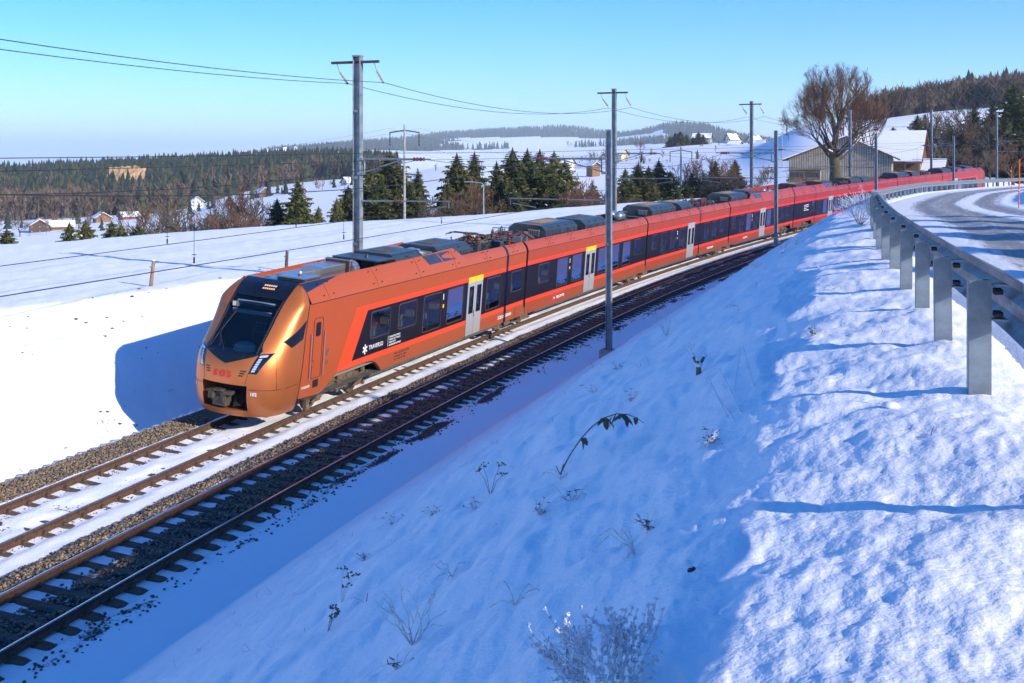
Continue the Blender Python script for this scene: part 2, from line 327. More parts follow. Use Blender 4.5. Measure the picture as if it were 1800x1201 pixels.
def make_ground_mat():
    m, n, l, p = nt('snow_country'); p.inputs['Roughness'].default_value = .75; p.inputs['Specular IOR Level'].default_value = .3
    geo = n.new('ShaderNodeNewGeometry'); sep = n.new('ShaderNodeSeparateXYZ'); l.new(geo.outputs['Position'], sep.inputs[0])
    ln = n.new('ShaderNodeVectorMath'); ln.operation = 'LENGTH'; l.new(geo.outputs['Position'], ln.inputs[0])
    def noi(sc, det=4, rough=.6, vec=None):
        t = n.new('ShaderNodeTexNoise'); t.inputs['Scale'].default_value = sc; t.inputs['Detail'].default_value = det; t.inputs['Roughness'].default_value = rough
        l.new(vec or geo.outputs['Position'], t.inputs['Vector']); return t.outputs['Fac']
    def rng(v, a, b, c=0., d=1.):
        r = n.new('ShaderNodeMapRange'); r.inputs[1].default_value = a; r.inputs[2].default_value = b; r.inputs[3].default_value = c; r.inputs[4].default_value = d; l.new(v, r.inputs[0]); return r.outputs[0]
    def mul(a, b):
        x = n.new('ShaderNodeMath'); x.operation = 'MULTIPLY'; l.new(a, x.inputs[0])
        if isinstance(b, float): x.inputs[1].default_value = b
        else: l.new(b, x.inputs[1])
        return x.outputs[0]
    def mix(f, a, b):
        x = n.new('ShaderNodeMix'); x.data_type = 'RGBA'; l.new(f, x.inputs[0])
        for i, c in ((6, a), (7, b)):
            if isinstance(c, tuple): x.inputs[i].default_value = (*c, 1)
            else: l.new(c, x.inputs[i])
        return x.outputs[2]
    white = mix(rng(noi(1.5), .3, .7), (.86, .885, .92), (.90, .915, .935))
    grass = rng(noi(9, 7, .75), .68, .73)                          # tufts of old grass through the thin snow of the fields and banks
    gm = mul(grass, rng(noi(.22), .42, .62, 0., .55))
    gm = mul(gm, rng(sep.outputs['Y'], 24, 30))
    gm = mul(gm, rng(ln.outputs['Value'], 120, 80))
    col = mix(gm, white, (.22, .19, .10))
    # far country: woods on the hills as dark cover beyond where single trees can be told apart
    sv = n.new('ShaderNodeVectorMath'); sv.operation = 'MULTIPLY'; sv.inputs[1].default_value = (1, .42, 2.2); l.new(geo.outputs['Position'], sv.inputs[0])
    wa = n.new('ShaderNodeAttribute'); wa.attribute_name = 'wood'; w2 = rng(wa.outputs['Fac'], .35, .65)
    wood_c = mix(rng(noi(.02, 4, .7), .35, .65), (.020, .030, .026), (.055, .052, .044))
    col = mix(w2, col, wood_c)
    vf = mul(rng(noi(.004, 5, .65), .50, .56), mul(rng(ln.outputs['Value'], 2500, 3500), rng(sep.outputs['Z'], -10, -60)))
    col = mix(vf, col, (.05, .055, .055))
    l.new(col, p.inputs['Base Color'])
    near = rng(ln.outputs['Value'], 150, 40)
    prev = None
    for sc, st, dist in ((3.0, .2, .08), (9.0, .28, .035), (27.0, .34, .014), (50.0, .34, .009)):
        b = n.new('ShaderNodeBump'); b.inputs['Distance'].default_value = dist; l.new(noi(sc, 3 if sc < 20 else 2, .55), b.inputs['Height']); l.new(mul(near, st), b.inputs['Strength'])
        if prev: l.new(prev.outputs[0], b.inputs['Normal'])
        prev = b
    l.new(prev.outputs[0], p.inputs['Normal'])
    return m
ground_mat = make_ground_mat()
ground = make_ground()
# ---------------------------------------------------------------- road
def make_road():
    ss = np.concatenate([np.arange(-45, 60, .22), np.arange(60, 200, .6)]); ll = np.linspace(.28, 6.75, 60)
    S, Lr = np.meshgrid(ss, ll, indexing='ij'); Lw = lg(S) + Lr
    th = TTH + TK * S; X = TCX - (TR - Lw) * np.cos(th); Y = TCY + (TR - Lw) * np.sin(th)
    Z = zg(S) - .055 + .02 * (Lw - lg(S))
    rut = np.exp(-((Lr - 2.35) / .36) ** 2) + np.exp(-((Lr - 3.75) / .4) ** 2) + np.exp(-((Lr - 5.2) / .5) ** 2)
    Z = Z - .035 * rut + .02 * fbm(S * .9, Lr * 3, 61) + .012 * fbm(S * 3, Lr * 9, 63)
    Z = Z - .10 * smooth(.75, .3, Lr) - .10 * smooth(6.2, 6.7, Lr)
    me = grid_mesh('road', np.stack([X, Y, Z], -1), [road_mat])
    at_ = me.attributes.new('lat', 'FLOAT', 'POINT'); at_.data.foreach_set('value', Lr.astype(np.float32).ravel())
    a2 = me.attributes.new('sta', 'FLOAT', 'POINT'); a2.data.foreach_set('value', S.astype(np.float32).ravel())
    return tag(link('road', me), 'snow-packed road with dark wheel tracks bending right behind the guard rail', 'road', kind='structure')
def make_road_mat():
    m, n, l, p = nt('packed_snow_road'); p.inputs['Roughness'].default_value = .6
    la = n.new('ShaderNodeAttribute'); la.attribute_name = 'lat'; sa = n.new('ShaderNodeAttribute'); sa.attribute_name = 'sta'
    cmb = n.new('ShaderNodeCombineXYZ'); l.new(la.outputs['Fac'], cmb.inputs[0]); m0 = n.new('ShaderNodeMath'); m0.operation = 'MULTIPLY'; m0.inputs[1].default_value = .12; l.new(sa.outputs['Fac'], m0.inputs[0]); l.new(m0.outputs[0], cmb.inputs[1])
    def noi(sc, det=5, rough=.62, v=None):
        t = n.new('ShaderNodeTexNoise'); t.inputs['Scale'].default_value = sc; t.inputs['Detail'].default_value = det; t.inputs['Roughness'].default_value = rough; l.new(v or cmb.outputs[0], t.inputs['Vector']); return t.outputs['Fac']
    ramp = n.new('ShaderNodeFloatCurve'); c = ramp.mapping.curves[0]
    ptsx = [(0, .0), (.10, .04), (.22, .22), (.30, .72), (.36, .95), (.43, .80), (.50, .92), (.575, .85), (.625, .28), (.69, .16), (.74, .6), (.80, .9), (.90, .8), (.97, .35), (1, .1)]
    c.points[0].location = ptsx[0]; c.points[1].location = ptsx[-1]
    for q in ptsx[1:-1]: c.points.new(*q)
    ramp.mapping.update()
    dv = n.new('ShaderNodeMath'); dv.operation = 'DIVIDE'; dv.inputs[1].default_value = 7.0; l.new(la.outputs['Fac'], dv.inputs[0]); l.new(dv.outputs[0], ramp.inputs['Value'])
    ad = n.new('ShaderNodeMath'); ad.operation = 'ADD'; l.new(ramp.outputs[0], ad.inputs[0])
    nm = n.new('ShaderNodeMath'); nm.operation = 'MULTIPLY_ADD'; nm.inputs[1].default_value = 1.5; nm.inputs[2].default_value = -.75; l.new(noi(6), nm.inputs[0]); l.new(nm.outputs[0], ad.inputs[1])
    mr = n.new('ShaderNodeMapRange'); mr.inputs[1].default_value = .38; mr.inputs[2].default_value = .85; l.new(ad.outputs[0], mr.inputs[0])
    geo = n.new('ShaderNodeNewGeometry')
    asp = n.new('ShaderNodeMix'); asp.data_type = 'RGBA'; l.new(noi(9, 4, .6, geo.outputs['Position']), asp.inputs[0]); asp.inputs[6].default_value = (.18, .172, .165, 1); asp.inputs[7].default_value = (.40, .39, .385, 1)
    mx = n.new('ShaderNodeMix'); mx.data_type = 'RGBA'; l.new(mr.outputs[0], mx.inputs[0]); mx.inputs[6].default_value = (.80, .82, .86, 1); l.new(asp.outputs[2], mx.inputs[7]); l.new(mx.outputs[2], p.inputs['Base Color'])
    b = n.new('ShaderNodeBump'); b.inputs['Strength'].default_value = .7; b.inputs['Distance'].default_value = .03; l.new(noi(24, 5, .65, geo.outputs['Position']), b.inputs['Height']); l.new(b.outputs[0], p.inputs['Normal'])
    return m
road_mat = make_road_mat(); road = make_road()
# ---------------------------------------------------------------- the bed of the two tracks: ballast under patchy snow
def bmask(S, L):
    """1 where stones lie bare, 0 where snow covers them"""
    nz = .5 * fbm(S * 1.1, L * 2.4, 71) + .35 * fbm(S * 4, L * 6, 73)
    def band(a, b, w, k=1.0): return np.clip(smooth(a - w, a + w, L + .12 * nz) * smooth(b + w, b - w, L + .12 * nz) * k, 0, 1)
    m = band(-2.15, -1.22, .1)
    m = np.maximum(m, band(1.72, 2.42, .12) * smooth(-2.5, -.5, 0 * S + 1) )
    ph = (S / .6) % 1.0
    m = np.maximum(m, band(3.18, 4.0, .14) * smooth(.05, .22, ph + .16 * nz) * smooth(1.02, .84, ph + .16 * nz) * (.45 + 1.0 * np.clip(nz * 1.4 + .4, 0, 1)))
    m = np.maximum(m, band(4.72, 5.1, .3, .55 + .45 * np.clip(fbm(S * .8, L * 2, 77) * 2, -1, 1)))
    return m
def make_bed():
    ss = np.concatenate([np.arange(-34, 30, .16), np.arange(30, 75, .3), np.arange(75, 200, 1.0)]); ll = np.arange(-3.3, 6.36, .085)
    S, L = np.meshgrid(ss, ll, indexing='ij'); th = TTH + TK * S
    X = TCX - (TR - L) * np.cos(th); Y = TCY + (TR - L) * np.sin(th)
    h = bed(np.clip(L, -2.1, 5.2)) - .195
    h = h - .42 * smooth(-2.05, -3.2, L) - .20 * smooth(5.0, 6.0, L)
    h = h + .028 * fbm(S * 1.3, L * 2.2, 81) + .012 * fbm(S * 5, L * 7, 83)
    h = h + .042 * smooth(-.52, -.18, L) * smooth(.74, .5, L) * np.clip(.75 + 1.1 * fbm(S * 1.6, L * 2.6, 87), 0, 1.15) - .034 * smooth(2.5, 2.75, L) * smooth(4.75, 4.6, L) + .03 * smooth(2.78, 2.9, L) * smooth(3.25, 3.1, L)*np.clip(.6+fbm(S * 2.3, L * 3, 85),0,1)
    h = h + .055 * smooth(.95, 1.25, L) * smooth(1.95, 1.6, L)          # snow ridge between the tracks
    h = h + .03 * bmask(S, L) * smooth(1.6, 1.9, L) * smooth(2.6, 2.2, L)
    Z = zr(S) + h - .3 * smooth(-3.15, -3.3, L) - .3 * smooth(6.2, 6.35, L)
    me = grid_mesh('trackbed', np.stack([X, Y, Z], -1), [bed_mat])
    a = me.attributes.new('bare', 'FLOAT', 'POINT'); a.data.foreach_set('value', bmask(S, L).astype(np.float32).ravel())
    o = link('ballast_bed', me); return tag(o, kind='structure')
def make_bed_mat():
    m, n, l, p = nt('snowy_ballast'); p.inputs['Roughness'].default_value = .8
    a = n.new('ShaderNodeAttribute'); a.attribute_name = 'bare'; geo = n.new('ShaderNodeNewGeometry')
    def noi(sc, det=5, rough=.65):
        t = n.new('ShaderNodeTexNoise'); t.inputs['Scale'].default_value = sc; t.inputs['Detail'].default_value = det; t.inputs['Roughness'].default_value = rough; l.new(geo.outputs['Position'], t.inputs['Vector']); return t.outputs['Fac']
    ma = n.new('ShaderNodeMath'); ma.operation = 'MULTIPLY_ADD'; ma.inputs[1].default_value = .9; l.new(noi(16), ma.inputs[0]); l.new(a.outputs['Fac'], ma.inputs[2])
    r = n.new('ShaderNodeMapRange'); r.inputs[1].default_value = .82; r.inputs[2].default_value = .96; l.new(ma.outputs[0], r.inputs[0])
    mx = n.new('ShaderNodeMix'); mx.data_type = 'RGBA'; l.new(r.outputs[0], mx.inputs[0]); mx.inputs[6].default_value = (.87, .89, .92, 1); mx.inputs[7].default_value = (.055, .045, .036, 1)
    l.new(mx.outputs[2], p.inputs['Base Color'])
    prev = None
    for sc, st, d in ((14, .5, .03), (55, .6, .012)):
        b = n.new('ShaderNodeBump'); b.inputs['Strength'].default_value = st; b.inputs['Distance'].default_value = d; l.new(noi(sc, 3), b.inputs['Height'])
        if prev: l.new(prev.outputs[0], b.inputs['Normal'])
        prev = b
    l.new(prev.outputs[0], p.inputs['Normal']); return m
bed_mat = make_bed_mat(); bed_o = make_bed()
stone_a = mat('ballast_stone', (.34, .23, .13), .85, c2=(.20, .14, .085), vscale=9)
stone_b = mat('ballast_stone_dark', (.15, .125, .10), .85, c2=(.075, .065, .058), vscale=9)
def stone_templates(k):
    T = []
    for i in range(k):
        bm = bmesh.new(); bmesh.ops.create_icosphere(bm, subdivisions=1, radius=1.0)
        bmesh.ops.delete(bm, geom=random.sample(list(bm.verts), 16), context='VERTS') if False else None
        V = np.array([v.co[:] for v in bm.verts]); bm.free()
        keep = V[RNG.permutation(len(V))[:11]] * RNG.uniform(.75, 1.2, (11, 1))
        b2 = bmesh.new(); [b2.verts.new(p) for p in keep]; r = bmesh.ops.convex_hull(b2, input=b2.verts)
        bmesh.ops.delete(b2, geom=[g for g in r['geom_interior'] if isinstance(g, bmesh.types.BMVert)], context='VERTS')
        bmesh.ops.triangulate(b2, faces=b2.faces); b2.verts.ensure_lookup_table(); b2.verts.index_update()
        T.append((np.array([v.co[:] for v in b2.verts]), np.array([[v.index for v in f.verts] for f in b2.faces]))); b2.free()
    return T
STONES = stone_templates(6)
def ballast(name, parent, n, s0, s1, l0, l1, thresh, mats, size=(.022, .042), dens_pow=1.4):
    S = s0 + (s1 - s0) * RNG.random(n) ** dens_pow; L = RNG.uniform(l0, l1, n); k = bmask(S, L) > RNG.uniform(thresh[0], thresh[1], n)
    S, L = S[k], L[k]; th = TTH + TK * S
    h = bed(np.clip(L, -2.1, 5.2)) - .195 - .42 * smooth(-2.05, -3.2, L) - .2 * smooth(5, 6, L) + .028 * fbm(S * 1.3, L * 2.2, 81) + .012 * fbm(S * 5, L * 7, 83) + .055 * smooth(.95, 1.25, L) * smooth(1.95, 1.6, L)
    h = h + .03 * smooth(1.6, 1.9, L) * smooth(2.6, 2.2, L) + RNG.uniform(-.012, .02, len(S))
    pos = np.stack([TCX - (TR - L) * np.cos(th), TCY + (TR - L) * np.sin(th), zr(S) + h], -1)
    sc = RNG.uniform(size[0], size[1], len(S))[:, None] * RNG.uniform(.75, 1.25, (len(S), 3)); sc[:, 2] *= .8
    me = scatter(name, STONES, pos, sc, RNG.uniform(0, 6.28, len(S)), mats, tilt=RNG.uniform(-.6, .6, len(S)), mi=RNG.integers(0, len(mats), len(S)))
    o = link(name, me, parent); o['kind'] = 'stuff'; return o
RAILP = [(-.062, -.172), (.062, -.172), (.062, -.160), (.012, -.142), (.009, -.05), (.036, -.036), (.036, -.010), (.026, 0), (-.026, 0), (-.036, -.010), (-.036, -.036), (-.009, -.05), (-.012, -.142), (-.062, -.160)]
def track(name, label, lc, c, zoff, s_rng, sl_rng, ph):
    root = tag(empty(name, at(0, lc)), label, 'railway track'); base = Vector(root.location)
    for sgn in (-1, 1):
        ss = np.concatenate([np.arange(-45, 60, .5), np.arange(60, 205, 1.5)]); rows = []
        for s in ss:
            row = []
            for (x, z) in RAILP:
                l = lc + .75 + (sgn * .75 - .75 + x) * math.cos(c) + z * math.sin(c); hz = -(sgn * .75 - .75 + x) * math.sin(c) + z * math.cos(c)
                row.append(Vector(at(s, l, hz)) - base)
            rows.append(row)
        P = np.array([[tuple(v) for v in r] for r in rows]); me = grid_mesh('rail', P, [rust, rail_top], close=True, smooth=False)
        n = len(RAILP); mi = np.zeros(len(me.polygons), np.int32); mi[np.arange(len(mi)) % n == 7] = 1
        me.polygons.foreach_set('material_index', mi); link('rail', me, root)
    # one pressed-steel sleeper, shared by all
    b = MB(); xs = [-1.22, -1.16, -1.0, -.6, 0, .6, 1.0, 1.16, 1.22]; zs = [-.30, -.215, -.176, -.176, -.186, -.176, -.176, -.215, -.30]
    for i in range(len(xs) - 1):
        w = .125
        b.add([(xs[i], -w, zs[i] - .05), (xs[i], -w * .72, zs[i]), (xs[i], w * .72, zs[i]), (xs[i], w, zs[i] - .05), (xs[i + 1], -w, zs[i + 1] - .05), (xs[i + 1], -w * .72, zs[i + 1]), (xs[i + 1], w * .72, zs[i + 1]), (xs[i + 1], w, zs[i + 1] - .05)], [(0, 1, 5, 4), (1, 2, 6, 5), (2, 3, 7, 6)])
    for rx in (-.75, .75):
        for dx in (-.085, .085):
            b.box((rx + dx, 0, -.150), (.06, .11, .05)); b.tube((rx + dx, 0, -.13), (rx + dx, 0, -.085), .014, n=6)
    sm = b.mesh('sleeper', [sleeper_m])
    for i in range(int((sl_rng[1] - sl_rng[0]) / .6)):
        s = sl_rng[0] + ph + i * .6; th = TTH + TK * s
        o = link('sleeper', sm, root); p = Vector(at(s, lc + .75 - .75 * math.cos(c), .75 * math.sin(c))) - base
        o.matrix_local = Matrix.Translation(p) @ Matrix.Rotation(-th, 4, 'Z') @ Matrix.Rotation(c, 4, 'Y') @ Matrix.Rotation(random.uniform(-.012, .012), 4, 'Z')
    return root
sleeper_m = mat('sleeper_steel', (.105, .075, .052), .8, .15, var=.3, vscale=8, bump=.2, bscale=50)
trA = track('railway_track', 'far railway track the orange train runs on, sunlit on the left', 0, CANT, 0, None, (-21, 22), 0.1)
trB = track('railway_track', 'near railway track in blue shade, empty, dark sleepers showing through snow', DB, CANTB, 0, None, (-21, 66), 0.0)
for o_, p_ in ((ballast('ballast', trA, 16000, -20, 2.6, -2.35, -1.0, (.25, .75), [stone_a, stone_b], dens_pow=1), trA),
               (ballast('ballast', trB, 30000, -20, 62, 1.55, 2.6, (.25, .8), [stone_b, stone_a, stone_b]), trB),
               (ballast('ballast', trB, 26000, -20, 60, 3.05, 4.15, (.3, .9), [stone_b, stone_b, stone_a]), trB),
               (ballast('ballast', trB, 16000, -20, 60, 4.5, 5.75, (.05, 1.1), [stone_b]), trB),
               (ballast('ballast', trA, 2600, -16, 2, -.6, .95, (-1.6, .12), [stone_a, stone_b], size=(.012, .026), dens_pow=1), trA)):
    o_.location = tuple(-x for x in p_.location)
# ---------------------------------------------------------------- the train: eight carriages on the far track
def car_frame(pA, pB):
    pA, pB = Vector(pA), Vector(pB); ex = (pB - pA).normalized(); hor = Vector((ex.y, -ex.x, 0)).normalized(); up = hor.cross(ex)
    r = hor * math.cos(CANT) - up * math.sin(CANT); u = up * math.cos(CANT) + hor * math.sin(CANT)
    M = Matrix.Identity(4)
    for i in range(3): M[i][0] = r[i]; M[i][1] = ex[i]; M[i][2] = u[i]; M[i][3] = pA[i]
    return M, (pB - pA).length
def cen(s, l=0.0):
    ll = .75 + (l - .75) * math.cos(CANT); p = at(s, ll); return (p[0], p[1], p[2] - (l - .75) * math.sin(CANT))
SJ = [1.3] + [21.168 + 18.25 * i for i in range(7)] + [21.168 + 18.25 * 6 + 19.87]
CP = [cen(SJ[0], -.1)] + [cen(s) for s in SJ[1:-1]] + [cen(SJ[-1], -.1)]
def paint(name, c, metal=.25, rough=.42, coat=.16, flake=True):
    m, n, l, p = nt(name); setc(p, c); p.inputs['Metallic'].default_value = metal; p.inputs['Roughness'].default_value = rough
    p.inputs['Coat Weight'].default_value = coat; p.inputs['Coat Roughness'].default_value = .05
    tc = n.new('ShaderNodeTexCoord'); no = n.new('ShaderNodeTexNoise'); no.inputs['Scale'].default_value = .9; no.inputs['Detail'].default_value = 5; l.new(tc.outputs['Object'], no.inputs['Vector'])
    mr = n.new('ShaderNodeMapRange'); mr.inputs[1].default_value = .3; mr.inputs[2].default_value = .7; mr.inputs[3].default_value = rough - .05; mr.inputs[4].default_value = rough + .10; l.new(no.outputs['Fac'], mr.inputs[0]); l.new(mr.outputs[0], p.inputs['Roughness'])
    sp = n.new('ShaderNodeSeparateXYZ'); l.new(tc.outputs['Object'], sp.inputs[0]); gr = n.new('ShaderNodeMapRange'); gr.inputs[1].default_value = .55; gr.inputs[2].default_value = 1.7; gr.inputs[3].default_value = .7; gr.inputs[4].default_value = 0.0; l.new(sp.outputs['Z'], gr.inputs[0])
    n2 = n.new('ShaderNodeTexNoise'); n2.inputs['Scale'].default_value = 3; n2.inputs['Detail'].default_value = 6; l.new(tc.outputs['Object'], n2.inputs['Vector'])
    mu = n.new('ShaderNodeMath'); mu.operation = 'MULTIPLY'; l.new(gr.outputs[0], mu.inputs[0]); l.new(n2.outputs['Fac'], mu.inputs[1])
    mx = n.new('ShaderNodeMix'); mx.data_type = 'RGBA'; l.new(mu.outputs[0], mx.inputs[0]); mx.inputs[6].default_value = (*c, 1); mx.inputs[7].default_value = (.16, .11, .075, 1); l.new(mx.outputs[2], p.inputs['Base Color'])   # brake dust
    return m
def lerp3(a, b, t): return tuple(x * (1 - t) + y * t for x, y in zip(a, b))
COPPER = [paint('copper_paint_%d' % i, lerp3((.45, .083, .016), (.36, .028, .018), min(1, i / 4.5) ** .8), .12) for i in range(8)]
copper_nose = paint('copper_nose_paint', (.66, .19, .05), .6, .42, .15)
STRIPE = [paint('stripe_paint_%d' % i, lerp3((.88, .062, .007), (.78, .016, .012), min(1, i / 4.5)), .0, .45, .15) for i in range(8)]
band_m = mat('window_band_gloss', (.012, .010, .014), .32, spec=.3)
blue_roof = mat('dark_blue_roof_panel', (.012, .022, .055), .3, coat=.3)
black_g = mat('black_gloss_mask', (.006, .007, .010), .12, coat=.8)
roof_floor = mat('roof_deck', (.085, .083, .08), .75, var=.35, vscale=3)
grey_door = paint('door_grey', (.42, .43, .44), .1, .4, .4)
yellow_m = mat('yellow_marking', (.80, .55, .015), .5)
alu = mat('brushed_aluminium', (.55, .54, .52), .35, .85)
box_m = mat('roof_equipment_grey', (.050, .066, .075), .34, .25, var=.3, vscale=2.5)
box_top = mat('roof_equipment_walkway', (.10, .09, .07), .85, var=.3, vscale=3)
box_tan = mat('roof_walkway_sand', (.40, .24, .09), .8, var=.3, vscale=3)
under_m = mat('brake_dust_steel', (.13, .092, .058), .85, .1, var=.4, vscale=7, bump=.3, bscale=30)
wheel_m = mat('wheel_steel', (.16, .12, .095), .55, .6, var=.2, vscale=6)
insul = mat('insulator_brown', (.16, .045, .03), .3, coat=.4)
white_l = mat('white_lettering', (.85, .85, .85), .5)
red_l = mat('red_lettering', (.75, .015, .012), .45)
dark_l = mat('dark_print', (.06, .045, .04), .6)
frame_m = mat('window_gasket', (.055, .045, .04), .5)
seat_m = mat('seat_fabric', (.10, .11, .14), .9)
head_m = mat('headrest_cream', (.55, .54, .42), .8)
inner_m = mat('carriage_lining', (.40, .40, .39), .7)
bell_m = mat('bellows_rubber', (.014, .014, .016), .7, bump=.4, bscale=20)
def glass_mat(name, tint, base=.06, grey=.9):
    m = bpy.data.materials.new(name); m.use_nodes = True; t = m.node_tree; n, l = t.nodes, t.links; n.remove(n['Principled BSDF']); out = n['Material Output']
    tr = n.new('ShaderNodeBsdfTransparent'); tr.inputs[0].default_value = (*tint, 1); gl = n.new('ShaderNodeBsdfGlossy'); gl.inputs['Roughness'].default_value = .02; gl.inputs[0].default_value = (grey, grey, grey, 1)
    fr = n.new('ShaderNodeFresnel'); fr.inputs[0].default_value = 1.52; ma = n.new('ShaderNodeMath'); ma.operation = 'MULTIPLY_ADD'; ma.inputs[1].default_value = 1.25; ma.inputs[2].default_value = base; ma.use_clamp = True
    l.new(fr.outputs[0], ma.inputs[0]); mx = n.new('ShaderNodeMixShader'); l.new(ma.outputs[0], mx.inputs[0]); l.new(tr.outputs[0], mx.inputs[1]); l.new(gl.outputs[0], mx.inputs[2]); l.new(mx.outputs[0], out.inputs[0]); return m
pane_m = glass_mat('tinted_window_glass', (.42, .47, .50), .04)
screen_m = glass_mat('windscreen_glass', (.80, .84, .86), .01)
dorm_m = mat('dormer_panel', (.03, .035, .05), .2, coat=.5)
HS, HT, LT = 3.41, 3.79, 1.15
def text(body, parent, loc, size, m, rot, xs=1.0, align='LEFT', name='lettering', spacing=1.0, bold=0.0):
    c = bpy.data.curves.new(name, 'FONT'); c.body = body; c.size = size; c.extrude = .002; c.align_x = align; c.resolution_u = 2; c.space_character = spacing; c.offset = bold
    t = bpy.data.objects.new('t', c); me = bpy.data.meshes.new_from_object(t); bpy.data.objects.remove(t); me.materials.clear(); me.materials.append(m)
    o = link(name, me, parent, loc); o.rotation_euler = rot; o.scale = (xs, 1, 1); return o
SIDE = (math.pi / 2, 0, math.pi / 2)
# carriage layout: windows (a0, a1, h0, h1) on the side we see; a = metres from the front of the carriage
TALL = (1.42, 2.68); SMALL = (1.82, 2.66)
def W(a0, a1, k): return (a0, a1) + (TALL if k else SMALL)
LAY = [dict(win=[W(5.71, 7.03, 0), W(7.65, 9.0, 0), W(9.57, 11.04, 1), W(11.58, 13.03, 1), W(15.34, 16.8, 1), W(18.04, 19.33, 0)], door=(13.42, 14.94)),
       dict(win=[W(1.45, 2.75, 0), W(3.78, 5.19, 1), W(5.78, 7.15, 1), W(9.60, 11.0, 1), W(11.65, 13.05, 1), W(13.66, 15.06, 1), W(15.77, 17.06, 0)], door=(7.6, 9.2)),
       dict(win=[W(.95, 1.96, 0), W(2.68, 3.77, 1), W(4.48, 5.6, 1), W(6.28, 7.49, 1), W(11.85, 13.05, 1), W(13.76, 14.92, 1), W(15.66, 16.68, 0)], door=(7.98, 9.55)),
       dict(win=[W(.7, 1.68, 0), W(2.46, 3.66, 1), W(4.2, 5.47, 1), W(6.12, 7.35, 1), W(9.75, 11.1, 1), W(12.2, 13.3, 0), W(13.9, 15.0, 0), W(15.6, 16.7, 0)], door=(7.82, 9.4))]
LEN = [19.869, 18.249, 18.25, 18.25, 18.25, 18.25, 18.25, 19.87]
def mirror(d, L): return dict(win=sorted((L - b, L - a, h0, h1) for a, b, h0, h1 in d['win']), door=(L - d['door'][1], L - d['door'][0]))
LAY += [dict(win=[W(5.37, 6.45, 0), W(7.24, 8.45, 1), W(9.08, 10.43, 1), W(12.9, 14.2, 1), W(14.8, 16.2, 1)], door=(10.85, 12.5))]
LAY += [mirror(LAY[2], 18.25), mirror(LAY[1], 18.25), mirror(LAY[0], 19.87)]
def side_cells(b, sx, lay, a0, a1, skirt):
    """one side wall of painted panels, cut out at windows and door. materials: 0 paint 1 stripe 2 band"""
    X = 1.41 * sx
    cuts = sorted({a0, a1, *[v for w in lay['win'] for v in w[:2] if a0 < v < a1], *[v for v in lay['door'] if a0 < v < a1]})
    hs = [1.12, 1.30, 1.42, 1.82, 2.66, 2.68, 2.77, 2.94, HS]
    for i in range(len(cuts) - 1):
        p, q = cuts[i], cuts[i + 1]; mid = (p + q) / 2
        indoor = lay['door'][0] < mid < lay['door'][1]; w = next((w for w in lay['win'] if w[0] < mid < w[1]), None)
        for j in range(len(hs) - 1):
            u, v = hs[j], hs[j + 1]; hm = (u + v) / 2
            if indoor and hm < 2.92: continue
            if w and w[2] < hm < w[3]: continue
            mi = 1 if hm < 1.30 or 2.77 < hm < 2.94 else (0 if hm > 2.94 else 2)
            b.poly([(X, p, u), (X, q, u), (X, q, v), (X, p, v)], mi)
    # skirt
    for (p, hp), (q, hq) in zip(skirt[:-1], skirt[1:]):
        if q <= a0 or p >= a1: pass
        if lay['door'][0] - .01 <= p and q <= lay['door'][1] + .01: continue
        b.poly([(X, p, hp), (X, q, hq), (X, q, 1.12), (X, p, 1.12)], 0)
        b.poly([(X, p, hp), (X, q, hq), (X - .10 * sx, q, hq - .03), (X - .10 * sx, p, hp - .03)], 0)
def fairing(b, sx, segs, mi):
    for (p, tl0, th0, q, tl1, th1) in segs:
        n = 4; prev = None
        for k in range(n + 1):
            t = k / n; bulge = .035 * math.sin(math.pi * t)
            cur = [((1.41 + (tl - 1.41) * t + bulge) * sx, a, HS + (th - HS) * t + bulge * .8) for a, tl, th in ((p, tl0, th0), (q, tl1, th1))]
            if prev: b.poly([prev[0], prev[1], cur[1], cur[0]], mi)
            prev = cur
        b.poly([prev[0], prev[1], (prev[1][0] - .03 * sx, q, prev[1][2]), (prev[0][0] - .03 * sx, p, prev[0][2])], mi)
        b.poly([(prev[0][0] - .03 * sx, p, prev[0][2]), (prev[1][0] - .03 * sx, q, prev[1][2]), (prev[1][0] - .03 * sx, q, 3.55), (prev[0][0] - .03 * sx, p, 3.55)], mi)
low = lambda p, q: (p, LT, HT, q, LT, HT)
FAIR = [[(2.02, .95, 3.95, 5.0, .98, 4.0), (5.0, .98, 4.0, 9.6, 1.06, 4.05), (9.6, 1.06, 4.05, 12.5, 1.05, 4.12), (12.5, 1.05, 4.12, 13.25, LT, HT), low(13.25, 19.72)],
        [low(.15, 18.1)], [low(.15, 18.1)], [low(.15, 5.4), (5.4, LT, HT, 6.1, 1.08, 4.12), (6.1, 1.08, 4.12, 18.1, 1.08, 4.15)]]
def mirror_f(F, L): return [(L - q, tl1, th1, L - p, tl0, th0) for (p, tl0, th0, q, tl1, th1) in reversed(F)]
FAIR += [mirror_f(FAIR[3], 18.25), mirror_f(FAIR[2], 18.25), mirror_f(FAIR[1], 18.25), mirror_f(FAIR[0], 19.87)]
ARCH1 = [(1.58, .74), (2.2, .70), (2.7, .67), (2.95, .72), (3.2, .84), (3.5, 1.0), (3.8, 1.09), (5.7, 1.09), (6.0, 1.06), (6.25, .95), (6.45, .80), (6.65, .64)]
